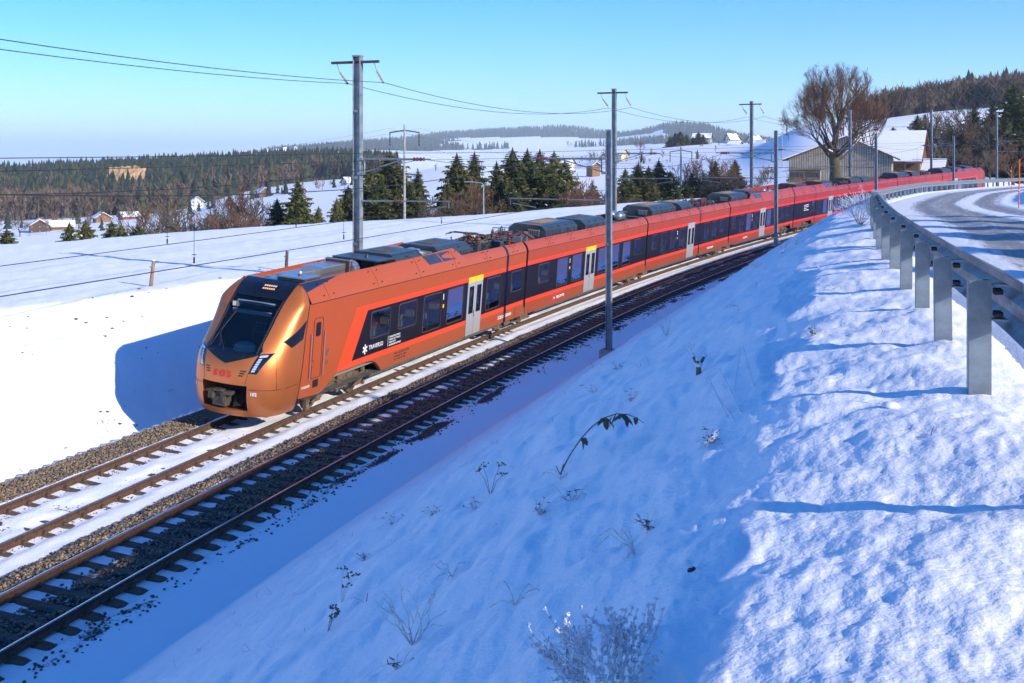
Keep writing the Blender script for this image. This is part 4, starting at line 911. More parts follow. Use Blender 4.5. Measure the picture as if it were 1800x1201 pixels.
c2 = CARS[1]; b = MB(); b.box((X + .001, 3.62, .915), (.004, .46, .17)); b.build('lettering', [red_l], c2); b = MB(); b.box((X + .005, 3.62, .915), (.003, .16, .035)); b.box((X + .006, 3.62, .915), (.003, .035, .13)); b.build('lettering', [white_l], c2)
text('SBB CFF FFS', c2, (X + .003, 3.92, .855), .17, white_l, SIDE, 1.15, bold=.003); text('1', c2, (X + .003, 5.36, 2.38), .30, white_l, SIDE, bold=.008); b = MB(); b.box((X + .003, 5.46, 2.14), (.004, .11, .13)); b.build('lettering', [yellow_m], c2)
for cc, a in ((CARS[2], 5.75), (CARS[3], 5.62), (CARS[4], 14.36)):
    text('2', cc, (X + .003, a, 2.38), .30, white_l, SIDE, bold=.008); b = MB(); b.box((X + .003, a + .1, 2.14), (.004, .11, .13)); b.build('lettering', [yellow_m], cc)
text('SOB', CARS[2], (X + .003, 12.1, .83), .19, red_l, SIDE, 1.2, bold=.006); text('SÜDOSTBAHN', CARS[2], (X + .003, 12.76, .83), .19, white_l, SIDE, 1.22, bold=.002)
b = MB(); b.box((X + .001, 3.45, .915), (.004, .46, .17)); b.build('lettering', [red_l], CARS[3]); text('SBB CFF FFS', CARS[3], (X + .003, 3.75, .855), .17, white_l, SIDE, 1.15, bold=.003)
for k, t in enumerate(('VORALPEN-EXPRESS', 'TRENO GOTTARDO', 'AARE LINTH', 'ALPENRHEIN-EXPRESS')): text(t, CARS[4], (X + .003, 3.0, 2.42 - .15 * k), .13, white_l, SIDE, 1.2, bold=.002)
for i in (0, 1, 2): b = MB(); b.box((X + .004, LEN[i] - 1.12 if i == 0 else LEN[i] - 1.5, .86), (.006, .10, .50)); b.build('trim_strip', [copper_nose], CARS[i])
# dark blue wedge on the first roof panel, dormer panes
b = MB()
for (q0, q1) in ((0, 1),):
    pts = [(2.03, .52), (2.03, .98), (4.2, .98)]
    def onf(a, t): tl, th_ = .95 + .03 * (a - 2.02) / 2.98, 3.95 + .05 * (a - 2.02) / 2.98; g = .035 * math.sin(math.pi * t); return Vector((1.41 + (tl - 1.41) * t + g + .006, a, HS + (th_ - HS) * t + g * .8 + .004))
    n = 8
    for k in range(n):
        t0, t1 = .52 + .46 * k / n, .52 + .46 * (k + 1) / n; e0, e1 = 2.03 + 2.1 * k / n, 2.03 + 2.1 * (k + 1) / n
        b.poly([onf(2.03, t0), onf(max(2.031, e0), t0), onf(e1, t1), onf(2.03, t1)])
b.build('roof_wedge', [blue_roof], c1, smooth=60)
def dormer(car, a0, a1, tl, th_, n=2):
    b = MB(); w = (a1 - a0) / n
    for k in range(n):
        p, q = a0 + k * w + .06, a0 + (k + 1) * w - .03
        def f(a, t): g = .035 * math.sin(math.pi * t); return Vector((1.41 + (tl - 1.41) * t + g + .007, a, HS + (th_ - HS) * t + g * .8 + .004))
        b.poly([f(p + .14, .45), f(q + .14, .45), f(q - .1, .93), f(p - .1, .93)])
    b.build('dormer_panel', [dorm_m], car)
dormer(c1, 9.9, 12.3, 1.05, 4.1); dormer(CARS[3], 6.3, 8.4, 1.08, 4.13); dormer(CARS[3], 12.1, 13.4, 1.08, 4.14, 1); dormer(CARS[4], 9.8, 11.9, 1.08, 4.13); dormer(CARS[7], 7.5, 10.0, 1.05, 4.1); dormer(CARS[7], 15.5, 16.6, .98, 4.0, 1)
# ---------------------------------------------------------------- roof equipment
def cover(car, a0, a1, h, w=.95, top=box_top, name='roof_unit', end=None):
    b = MB(); prof = [(-w, 3.61), (-w, h - .22), (-w + .28, h), (w - .28, h), (w, h - .22), (w, 3.61)]
    n = 6; b.add([(x, a0, z) for x, z in prof] + [(x, a1, z) for x, z in prof], [(k, k + 1, 7 + k, 6 + k) for k in range(5)] + [tuple(range(6)), tuple(reversed(range(6, 12)))], 0)
    b.box((-.12, (a0 + a1) / 2 + .1, h + .008), ((w - .34) * 1.1, (a1 - a0) * .55, .012), 1); b.box((.1, a0 + .12, h + .009), ((w - .34) * 1.7, .14, .012), 1)
    for a in np.arange(a0 + .9, a1 - .3, .95): b.box((w + .004, a, (3.61 + h - .22) / 2 + .02), (.012, .03, h - 3.9), 2); b.box((w - .14, a, h - .10), (.2, .015, .02), 2)
    o = b.build(name, [box_m, top, dark], car); 
    if end:
        g = MB(); g.box((.35, a0 - .02, 3.86), (.55, .05, .26), 0)
        for k in range(6): g.box((.35 - .23 + .092 * k, a0 - .05, 3.86), (.03, .02, .22), 1)
        g.box((.35, a0 - .02, 4.0), (.6, .08, .03), 2); g.build('louvre', [alu, dark, box_tan], car)
    return o
b = MB(); b.box((.42, 2.86, 3.83), (.95, .9, .36), 0); b.box((.42, 2.86, 4.02), (1.0, .95, .03), 1); b.lathe((.42, 2.9, 4.03), (0, 0, 1), [(0, .07), (.05, .06), (.12, .03), (.16, .02)], 10, 2); b.box((.42, 2.40, 3.82), (.7, .03, .16), 3); b.build('roof_unit', [box_m, alu, white_l, dark], c1, bevel=.02)
b = MB(); b.tube((-.45, 2.5, 3.78), (-.45, 2.9, 3.78), .2, n=14); b.box((-.35, 4.3, 3.80), (.55, 2.4, .34)); b.box((-.2, 5.3, 3.86), (.75, 1.5, .42)); b.box((-.15, 6.15, 3.92), (.95, .16, .52), 1); b.tube((.42, 6.55, 3.62), (.42, 6.56, 3.62), .1); b.lathe((.1, 6.25, 3.80), (0, 1, 0), [(0, .34), (.32, .34), (.34, .28)], 16, 0); b.build('air_duct', [alu, rust], c1, bevel=.03)
b = MB(); b.box((.05, 7.45, 4.12), (1.7, 1.25, .05)); b.box((-.5, 7.45, 3.86), (.4, .9, .5)); b.box((.35, 7.5, 3.86), (.5, .5, .5)); b.lathe((.2, 7.4, 4.14), (0, 0, 1), [(0, .08), (.05, .07), (.12, .03)], 10); b.build('antenna_platform', [box_m], c1, bevel=.01)
cover(c1, 8.2, 10.3, 4.2); cover(c1, 11.7, 14.6, 4.17); 
b = MB(); b.lathe((.2, 10.5, 3.9), (0, 1, 0), [(0, .28), (.35, .30), (.5, .22), (.8, .22)], 16); b.lathe((-.5, 10.5, 3.9), (0, 1, 0), [(0, .28), (.35, .30), (.5, .22), (.8, .22)], 16); b.box((0, 11.2, 3.85), (1.5, .4, .4)); b.build('ventilator', [alu], c1, smooth=40)
# folded pantograph and high-voltage gear over the first joint
def pantograph(car, a0, sgn=1):
    b = MB()
    for sx in (-.55, .55):
        b.tube((sx, a0, 3.95), (sx * .8, a0 + 2.3 * sgn, 4.12), .035, n=7); b.tube((sx * .8, a0 + 2.3 * sgn, 4.12), (sx * 1.1, a0 + .3 * sgn, 4.28), .025, n=7)
        for a in (a0, a0 + 1.9 * sgn): b.tube((sx, a, 3.95), (-sx, a, 3.95), .03, n=6)
        b.tube((sx, a0, 3.95), (sx, a0 + 1.9 * sgn, 3.95), .035, n=7)
    for a in (a0 + .15 * sgn, a0 + .48 * sgn): b.path([(-.9, a, 4.18), (-.65, a, 4.30), (.65, a, 4.30), (.9, a, 4.18)], .022, 6)
    b.path([(-.3, a0 + .5 * sgn, 4.0), (-.15, a0 + 1.0 * sgn, 4.28), (.3, a0 + 1.6 * sgn, 4.05)], .015, 5)
    b.build('pantograph', [under_m], car, smooth=40)
    b = MB()
    for sx in (-.6, .6):
        for a in (a0 + .05 * sgn, a0 + 1.85 * sgn): b.lathe((sx, a, 3.61), (0, 0, 1), [(0, .05), (.03, .10), (.06, .06), (.09, .10), (.12, .06), (.15, .10), (.18, .06), (.21, .10), (.24, .06), (.30, .05)], 10)
    b.build('insulator', [insul], car, smooth=50)
def hv_gear(car, a0, a1, seed):
    rr = random.Random(seed); b = MB(); q = MB()
    for k in range(int((a1 - a0) * 2.2)):
        a = rr.uniform(a0, a1); x = rr.uniform(-.85, .85); w, d, h = rr.uniform(.12, .4), rr.uniform(.15, .5), rr.uniform(.12, .42); b.box((x, a, 3.61 + h / 2), (w, d, h), rr.choice((0, 0, 1)))
        if rr.random() < .5: x, a = rr.uniform(-.8, .8), rr.uniform(a0, a1); q.lathe((x, a, 3.61), (0, 0, 1), [(0, .05)] + [(.03 + .045 * j, .10 if j % 2 == 0 else .055) for j in range(9)] + [(.46, .04), (.5, .06)], 9)
    for k in range(int((a1 - a0) * 4.0)):
        a, x = rr.uniform(a0, a1 - .8), rr.uniform(-.9, .9); b.path([(x, a, 3.68), (x + rr.uniform(-.2, .2), a + .25, 3.9 + rr.uniform(0, .3)), (x + rr.uniform(-.3, .3), a + .6, 3.95 + rr.uniform(0, .2)), (x + rr.uniform(-.3, .3), a + .95, 3.7)], .018, 5, rr.choice((0, 2, 2)))
    b.build('high_voltage_gear', [box_m, alu, dark], car); q.build('insulator', [insul], car, smooth=50)
hv_gear(c1, 15.0, 19.3, 3); pantograph(c1, 16.0)
for k in range(2): b = MB(); b.lathe((.8 - .1 * k, 19.0 - 3.2 * k, 3.61), (0, 0, 1), [(0, .08)] + [(.04 + .05 * j, .13 if j % 2 == 0 else .07) for j in range(11)] + [(.62, .09), (.66, .12)], 12); b.build('insulator', [insul], c1, smooth=50)
b = MB(); b.tube((.25, .7, 3.85), (.75, .9, 4.12), .07, n=8, mi=0); b.tube((.75, .9, 4.12), (1.0, 1.6, 3.8), .07, n=8, mi=0); b.box((.2, .6, 3.7), (.3, .4, .25), 1); b.build('surge_arrester', [insul, alu], c2)
hv_gear(c2, .4, 2.2, 9)
def tank(car, a0, x=0.2, n=2):
    b = MB()
    for k in range(n): b.lathe((x - .55 * k, a0 + .35 * k, 3.86), (0, 1, 0), [(0, .05), (.03, .16), (.10, .23), (.8, .23), (.88, .16), (.92, .05)], 16); b.box((x - .55 * k, a0 + .2 + .35 * k, 3.72), (.4, .06, .3), 1); b.box((x - .55 * k, a0 + .7 + .35 * k, 3.72), (.4, .06, .3), 1)
    b.box((x - .1, a0 + 1.3, 3.86), (.4, .5, .45), 1); b.build('air_tank', [alu, box_m], car, smooth=35)
for i, u in ((1, ((3.2, 7.4, 4.30, 1), (8.6, 12.0, 4.22, 0), (16.0, 17.9, 0, 2))), (2, ((2.0, 6.6, 4.30, 1), (7.7, 10.3, 4.24, 0), (11.3, 16.5, 0, 3))), (3, ((1.6, 5.6, 4.3, 1), (6.6, 9.0, 4.30, 0), (13.8, 17.6, 0, 2))),
             (4, ((2.2, 5.4, 4.36, 1), (10.4, 13.6, 4.3, 0), (14.6, 17.6, 0, 3))), (5, ((2.0, 5.6, 4.3, 1), (6.2, 9.0, 4.25, 0), (9.6, 13.0, 0, 2))), (6, ((1.5, 5.5, 4.3, 0), (7.0, 10.0, 4.3, 1), (11.0, 16.0, 0, 3))), (7, ((1.5, 5.0, 4.28, 0), (6.5, 9.5, 4.3, 0), (11.5, 14.5, 4.3, 0)))):
    for (a0, a1, h, k) in u:
        if k < 2: cover(CARS[i], a0, a1, h - .07, top=box_tan if (k or i % 2 == 0) else box_top, end=bool(k))
        elif k == 2: tank(CARS[i], a0)
        else: hv_gear(CARS[i], a0, a1, 20 + i)
b = MB()
for i in range(6):
    for sx in (-1,): b.box((-.98, LEN[i] / 2, 3.70), (.05, LEN[i] - (5 if i == 0 else 1), .2)); b.build('cable_duct', [rust], CARS[i]); b = MB()
# ---------------------------------------------------------------- overhead line masts
def frame_at(s, l, h=0.0):
    th = TTH + TK * s; M = Matrix.Translation(at(s, l, h)) @ Matrix.Rotation(-th, 4, 'Z'); return M
def h_beam(b, w, d, z0, z1, t=.024, taper=1.0):
    for sx in (-1, 1): b.box((sx * w / 2, 0, (z0 + z1) / 2), (t, d, z1 - z0))
    b.box((0, 0, (z0 + z1) / 2), (w - t, t, z1 - z0))
def insulator(b, p, q, r=.06, n=7, mi=1):
    p, q = Vector(p), Vector(q); L = (q - p).length; prof = [(0, r * .45)] + [(L * (k + .5) / n, r if k % 2 == 0 else r * .55) for k in range(n)] + [(L, r * .45)]; b.lathe(p, q - p, prof, 8, mi)
def mast(s, l, top, side, arms, label, w=.30, h0=-.9, fed=False):
    root = empty('catenary_mast', at(s, l)); root.rotation_euler = (0, 0, -(TTH + TK * s)); tag(root, label, 'mast', 'overhead line masts along the tracks')
    b = MB(); h_beam(b, w, w * .95, h0, top)
    for z in np.arange(1.5, top - .5, 2.6): b.box((0, -w * .475 - .012, z), (w * .5, .012, .10))
    b.build('post', [steel_dull], root)
    b = MB(); b.box((0, 0, h0 + .55), (.62, .62, .7)); b.build('foundation', [concrete], root, bevel=.03)
    d = side
    if arms:
        b = MB(); e = (abs(l - (0 if side > 0 else DB))) * d
        b.tube((w / 2 * d, 0, 7.42), (e * .86, 0, 7.42), .042, n=7); b.tube((w / 2 * d, 0, 6.86), (e * .66, 0, 7.38), .028, n=6); b.tube((.30 * d, 0, 6.86), (.30 * d, 0, 7.42), .03, n=6)
        b.box((.16 * d, 0, 7.42), (.2, .3, .10)); b.box((.16 * d, 0, 6.86), (.2, .3, .10)); insulator(b, (e * .86, 0, 7.42), (e * 1.04, 0, 7.42), .085); b.tube((e * 1.04, 0, 7.42), (e * 1.13, 0, 7.42), .03, n=6)
        b.tube((w / 2 * d, 0, 5.78), (e * .56, 0, 5.80), .035, n=6); insulator(b, (e * .56, 0, 5.80), (e * .70, 0, 5.80), .07); b.tube((e * .70, 0, 5.80), (e * 1.42, 0, 5.82), .028, n=6)
        b.tube((e * 1.40, 0, 5.82), (e * 1.40, 0, 5.55), .015, n=5); b.tube((e * 1.37, 0, 5.62), (e * 1.03, 0, 5.47), .02, n=6)
        b.build('cantilever', [steel, insul], root, smooth=40)
    if fed:
        b = MB(); b.box((-.12, 0, top - .22), (2.1, .12, .10), 0); b.box((0, 0, top + .02), (w + .06, w + .06, .06), 2)
        for x0, x1 in ((-.95, -.45), (.72, 1.15)): b.tube((x0, 0, top - .25), (x0 + (x1 - x0) * .3, 0, top - .60), .016, n=5, mi=2); insulator(b, (x0 + (x1 - x0) * .3, 0, top - .60), (x1, 0, top - 1.08), .055)
        b.build('crossarm', [rust, insul_pale, steel_dull], root, smooth=40)
    return root
concrete = mat('concrete', (.34, .325, .30), .9, var=.2, vscale=4, bump=.3, bscale=30)
insul_pale = mat('insulator_tan', (.36, .24, .15), .5)
LM = [(14.2, 11.45, True), (45.9, 11.6, True), (77.75, 11.75, True), (109.25, 11.6, False), (140.25, 12.0, False), (167.5, 11.8, False)]
LL = ['tall grey mast rising behind the roof of the leading carriage, nearest with a crossarm', 'second tall mast with a crossarm, behind the second carriage', 'third tall mast with a crossarm, before the far snowy hill', 'mast in front of the bare lime tree and grey barn', 'mast between the barn and the dark spruces', 'mast behind the orange snow poles at the right edge']
for (s, t, fd), lb in zip(LM, LL): mast(s, -2.8, t, 1, True, lb, .29 if s < 20 else .25, fed=fd)
RM = [(17.4, 6.5, 8.55), (49.0, 7.05, 8.85), (81.7, 7.3, 8.8), (116.5, 6.8, 8.5)]
RL = ['dark slim mast on the near side of the tracks, standing before the second carriage', 'slim dark mast before the fourth carriage, its foot in frosty weeds', 'dark mast rising behind the frosted bush by the guard rail', 'small dark mast before the last carriage, above the far guard rail']
for (s, l, t), lb in zip(RM, RL): mast(s, l, t, -1, True, lb, .20)
# ---------------------------------------------------------------- wires
def wire(name, pts, r, label, group='overhead wires'):
    b = MB(); b.path([Vector(p) for p in pts], r, 4); o = b.build(name, [wire_m]); return tag(o, label, 'wire', group)
def span(p, q, sag, n=14): return [tuple(Vector(p).lerp(Vector(q), k / n) - Vector((0, 0, sag * 4 * (k / n) * (1 - k / n)))) for k in range(n + 1)]
def run(name, l, h, sag, stations, r, label, rise=0.0):
    pts = []; sg_ = sag
    for s0, s1 in zip(stations[:-1], stations[1:]):
        sag = sg_ * (.5 if rise and s0 < 0 else 1)
        n = 14; seg = []
        for k in range(n + 1):
            t = k / n; A, B = Vector(at(s0, l, h + (rise if s0 < 0 else 0))), Vector(at(s1, l, h + (rise if s1 < 0 else 0))); p = A.lerp(B, t); p.z -= sag * 4 * t * (1 - t); seg.append(p)
        pts += seg if not pts else seg[1:]
    return wire(name, pts, r, label)
SA = [-49.2, -17.5, 14.2, 45.9, 77.75, 109.25, 140.25, 167.5, 198]; SB = [-48, -15.5, 17.4, 49.0, 81.7, 116.5, 148, 180]
run('messenger_wire', 0.0, 7.42, .62, SA, .014, 'upper carrying wire over the far track, above the train'); run('contact_wire', 0.0, 5.45, .03, SA, .011, 'lower contact wire over the far track, just above the train roof')
run('messenger_wire', DB, 7.36, .62, SB, .014, 'upper carrying wire over the empty near track'); run('contact_wire', DB, 5.42, .03, SB, .011, 'lower contact wire over the empty near track')
run('feeder_wire', -3.25, 10.4, .75, SA[:7], .015, 'left of the two feeder wires slung between the crossarm masts', .35); run('feeder_wire', -1.65, 10.4, .75, SA[:7], .015, 'right of the two feeder wires slung between the crossarm masts', .35)
run('return_wire', -2.50, 7.66, .06, SA, .015, 'upper of two dark return wires crossing the tall mast at cantilever height'); run('return_wire', -2.35, 7.36, .06, SA, .012, 'lower of two dark return wires crossing the tall mast at cantilever height')
def droppers(l, stations, h1, sag, who):
    for s0, s1 in zip(stations[1:5], stations[2:6]):
        for t in (.1, .3, .5, .7, .9):
            s = s0 + (s1 - s0) * t; zt = h1 - sag * 4 * t * (1 - t); b = MB(); b.tube((0, 0, 5.44), (0, 0, zt), .006, n=4); b.box((0, 0, 5.50), (.03, .03, .12)); b.tube((-.05, 0, 5.62), (.05, 0, 5.62), .01, n=4)
            o = b.build('dropper', [wire_m]); A, B = Vector(at(s0, l)), Vector(at(s1, l)); o.location = A.lerp(B, t); tag(o, 'thin dropper hanging between the carrying and contact wires over the %s track' % who, 'dropper', 'droppers over the %s track' % who)
droppers(0.0, SA, 7.42, .62, 'far'); droppers(DB, SB, 7.36, .62, 'near')
# ---------------------------------------------------------------- guard rail
dark_bolt = mat('bolt_steel', (.06, .055, .05), .6, .5)
def gpos(s, dl=0.0, dz=0.0):
    p = at(s, float(lg(s)) + dl); return Vector((p[0], p[1], float(zg(s)) + dz))
def make_guard():
    root = tag(empty('guard_rail', gpos(_gs[5])), 'galvanised steel guard rail curving along the road edge', 'guard rail'); base = Vector(root.location)
    # post: open sigma section
    b = MB(); w, d, t = .136, .10, .007; z0, z1 = -.55, .735
    b.box((0, -d / 2, (z0 + z1) / 2), (w, t, z1 - z0)); b.box((-w / 2, 0, (z0 + z1) / 2), (t, d, z1 - z0)); b.box((w / 2, 0, (z0 + z1) / 2), (t, d, z1 - z0)); b.box((-w / 2 + .02, d / 2, (z0 + z1) / 2), (.04, t, z1 - z0)); b.box((w / 2 - .02, d / 2, (z0 + z1) / 2), (.04, t, z1 - z0))
    pm = b.mesh('post', [steel])
    z = .70; b = MB(); b.add([(w / 2, -.03, z), (w / 2, .03, z), (.17, .09, z), (.17, -.09, z), (w / 2, -.03, z + .012), (w / 2, .03, z + .012), (.17, .09, z + .012), (.17, -.09, z + .012)], [(0, 1, 2, 3), (7, 6, 5, 4), (0, 3, 7, 4), (1, 0, 4, 5), (2, 1, 5, 6), (3, 2, 6, 7)])
    bm_ = b.mesh('bracket', [steel_dull]); b = MB(); b.lathe((.09, 0, .66), (1, 0, 0), [(0, .022), (.05, .022), (.055, .012)], 6); bolt_ = b.mesh('bolt', [dark_bolt])
    S = []; s = float(sl(np.array(1.55), np.array(2.0))[0]); step = .05
    ss = np.arange(_gs[2], _gs[-2], .05); P = np.array([gpos(x) for x in ss]); ln = np.concatenate([[0], np.cumsum(np.linalg.norm(np.diff(P, axis=0), axis=1))])
    s1 = float(sl(np.array(3.11), np.array(7.48))[0]); l1 = np.interp(s1, ss, ln)
    for k in range(-4, 62):
        x = l1 + (2.36 if k > 0 else 2.72) * k
        if x < 0 or x > ln[-1]: continue
        s = float(np.interp(x, ln, ss)); p = gpos(s); q = gpos(s + .2); rz = -math.atan2(q.x - p.x, q.y - p.y)
        gz = float(ground_z(p.x, p.y))
        o = link('post', pm, root, p - base); o.rotation_euler = (random.uniform(-.012, .012), random.uniform(-.012, .012), rz)
        for dz in (0, -.23): link('bracket', bm_, o, (0, 0, dz))
        for dz in (0, -.15):
            for dy in (-.035, .035): link('bolt', bolt_, o, (0, dy, dz))
    prof = [(x - .15, z + .03) for x, z in ((.285, .775), (.30, .76), (.385, .70), (.385, .645), (.315, .60), (.315, .565), (.385, .52), (.385, .465), (.30, .405), (.285, .395))]
    prof = prof + [(x + .006, z) for x, z in reversed(prof)]
    for k in range(-4, 62, 2):                                      # beam sections, lapped at every second post
        xs = l1 + 2.36 * (k - .06), l1 + 2.36 * (k + 2.06)
        if xs[0] < 0 or xs[1] > ln[-1]: continue
        rows = []
        for x in np.linspace(*xs, 7):
            s = float(np.interp(x, ln, ss)); rows.append([tuple(gpos(s, a + (.003 if (k // 2) % 2 else 0), z) - base) for a, z in prof])
        me = grid_mesh('beam', np.array(rows), [steel], close=True, smooth=False); shade(me, 25); link('beam', me, root)
    return root
make_guard()
orange_m = mat('orange_pole_paint', (.80, .13, .02), .5)
for (u, v, D, h), lb in zip(((1777.5, 341, 84, 2.05), (1791, 356, 52.6, 2.0)), ('farther of two orange snow poles at the road edge, the shorter-looking one', 'nearer of two orange snow poles at the road edge, the taller-looking one')):
    p = px(u, v, D); g = float(ground_z(p[0], p[1], False)); b = MB(); b.tube((0, 0, -.5), (0, 0, h), .03, .026, 8, 0); b.tube((0, 0, h), (0, 0, h + .03), .026, .01, 8, 0); b.tube((0, 0, h - 1.45), (0, 0, h - 1.40), .032, n=8, mi=1)
    root = b.build('snow_pole', [orange_m, white_l], loc=(p[0], p[1], p[2]), smooth=40); root.rotation_euler = (.01, .012, 0); tag(root, lb, 'pole', 'orange snow poles')
# ---------------------------------------------------------------- field fence posts
FP = [((-13.6, 42.3), 'leaning tan wooden fence post on the bank left of the train nose'), ((-9.7, 48.2), 'dark fence post rising behind the cab roof, snow on its tip'), ((-5.85, 54.2), 'wooden fence post just right of the nearest tall mast'), ((-2.05, 60.2), 'fence post behind the roof equipment of the leading carriage'), ((1.75, 66.2), 'fence post behind the folded pantograph'), ((5.2, 72.0), 'fence post between the pantograph and the near dark mast'), ((9.5, 78.5), 'small fence post right of the near dark mast'), ((13.5, 84.5), 'small fence post behind the air tanks of the second carriage')]
for k, ((x, y), lb) in enumerate(FP):
    b = MB(); b.lathe((0, 0, -.5), (0, 0, 1), [(0, .075), (.5, .075), (1.0, .07), (1.42, .066), (1.46, .05)], 8, 0); b.lathe((0, 0, .955), (0, 0, 1), [(0, .06), (.03, .05), (.05, .015)], 8, 1)
    b.tube((-.08, 0, .7), (-.12, 0, .72), .02, n=5, mi=2)
    z = float(ground_z(x, y, False)) + (.0 if k < 2 else .15); o = b.build('fence_post', [wood if k != 1 else bark, snow_far, dark], loc=(x, y, z), smooth=50); o.rotation_euler = ((-.03, .10, 0), (.03, .06, 0), (0, .02, 0), (.02, -.03, 0))[k % 4]; tag(o, lb, 'fence post', 'field fence posts')
# ---------------------------------------------------------------- poles of the valley power line and lamps
def power_pole(u, vb, vt, D, label, arms=True, r=.16, two=True):
    p = px(u, vb, D); H = (vb - vt) / FPX * D; root = tag(empty('power_pole', (p[0], p[1], p[2] - 2)), label, 'pole', 'utility poles')
    b = MB(); b.tube((0, 0, -1), (0, 0, H + 2), r, r * .55, 10); b.build('shaft', [concrete], root, smooth=50)
    if arms:
        b = MB()
        for k, z in enumerate((H + 1.2, H - 3.1) if two else (H + 1.3,)):
            b.path([(-1.5 - .2 * k, 0, z), (0, 0, z + .22), (1.5 + .2 * k, 0, z)], .06, 5)
            for x in (-1.45, 1.45): insulator(b, (x, 0, z - .05), (x, 0, z - 1.35 + .9 * k), .07)
        b.build('crossarm', [dark, dark], root, smooth=40)
    return root
P1 = power_pole(711, 400, 219, 112, 'concrete power pole with two dark crossarms in front of the spruce group')
P2 = power_pole(1197, 352, 258, 150, 'concrete power pole with one crossarm among the small spruces in mid distance', two=False, r=.2)
P3 = power_pole(1375, 292, 232, 260, 'thin distant power pole left of the bare lime tree', two=False, r=.16)
for y0, (a, z) in enumerate(((-1.5, 6), (1.5, 6), (-1.7, 3.2), (1.7, 3.2))):
    A = Vector(px(711, 226 + (0 if z == 6 else 34), 112)) + Vector((a, 0, 0)); B = Vector(px(-140, 300 + (0 if z == 6 else 48), 150)); Cc = Vector(px(1197, 282, 150)) + Vector((a, 0, 0))
    wire('power_wire', span(A, B + Vector((0, a, 0)), 1.6) , .009, 'thin pale power wire running left from the concrete pole'); wire('power_wire', span(A, Cc, 1.6), .009, 'thin power wire between the two concrete poles')
def lamp(u, vb, vt, D, label):
    p = px(u, vb, D); H = (vb - vt) / FPX * D; root = tag(empty('street_lamp', (p[0], p[1], p[2] - 1.5)), label, 'street lamp')
    b = MB(); b.path([(0, 0, -1), (0, 0, H + 1.3), (-.15, 0, H + 1.5), (-1.1, 0, H + 1.62)], [.09, .06, .05, .04], 8); b.build('pole', [steel_dull], root, smooth=40); b = MB(); b.box((-1.35, 0, H + 1.62), (.7, .22, .09)); b.build('lamp_head', [steel], root, bevel=.02)
lamp(850, 388, 322, 100, 'street lamp with a short arm between the two spruce groups')
# ---------------------------------------------------------------- barn and farmhouse behind the train
clad = mat('weathered_board', (.74, .64, .48), .9, var=.2, vscale=1.5, bump=.2, bscale=20)
clad_b = mat('brown_board', (.24, .125, .05), .85, var=.35, vscale=2.0, bump=.2, bscale=15)
clad_o = mat('fresh_larch', (.50, .25, .07), .8, var=.2, vscale=2)
dark_wood = mat('dark_wood', (.09, .05, .03), .85, var=.3, vscale=2)
tile = mat('roof_tile', (.20, .085, .055), .85, var=.3, vscale=3)
brick_m = mat('chimney_brick', (.28, .09, .05), .9, var=.25, vscale=5)
win_m = mat('house_window', (.05, .065, .085), .15)
white_w = mat('house_render', (.70, .69, .65), .85, var=.12, vscale=.8)
grey_w = mat('grey_render', (.34, .33, .31), .85, var=.12, vscale=.8)
cream_w = mat('cream_render', (.62, .52, .34), .85, var=.12, vscale=.8)
green_p = mat('green_paint', (.03, .20, .09), .7)
lath_m = mat('lath_wood', (.16, .13, .10), .9, var=.3, vscale=2)
def roof_slab(b, pts, t, mi): b.prism(pts, lambda p, d: Vector(p) + Vector((0, 0, d)), t, mi)
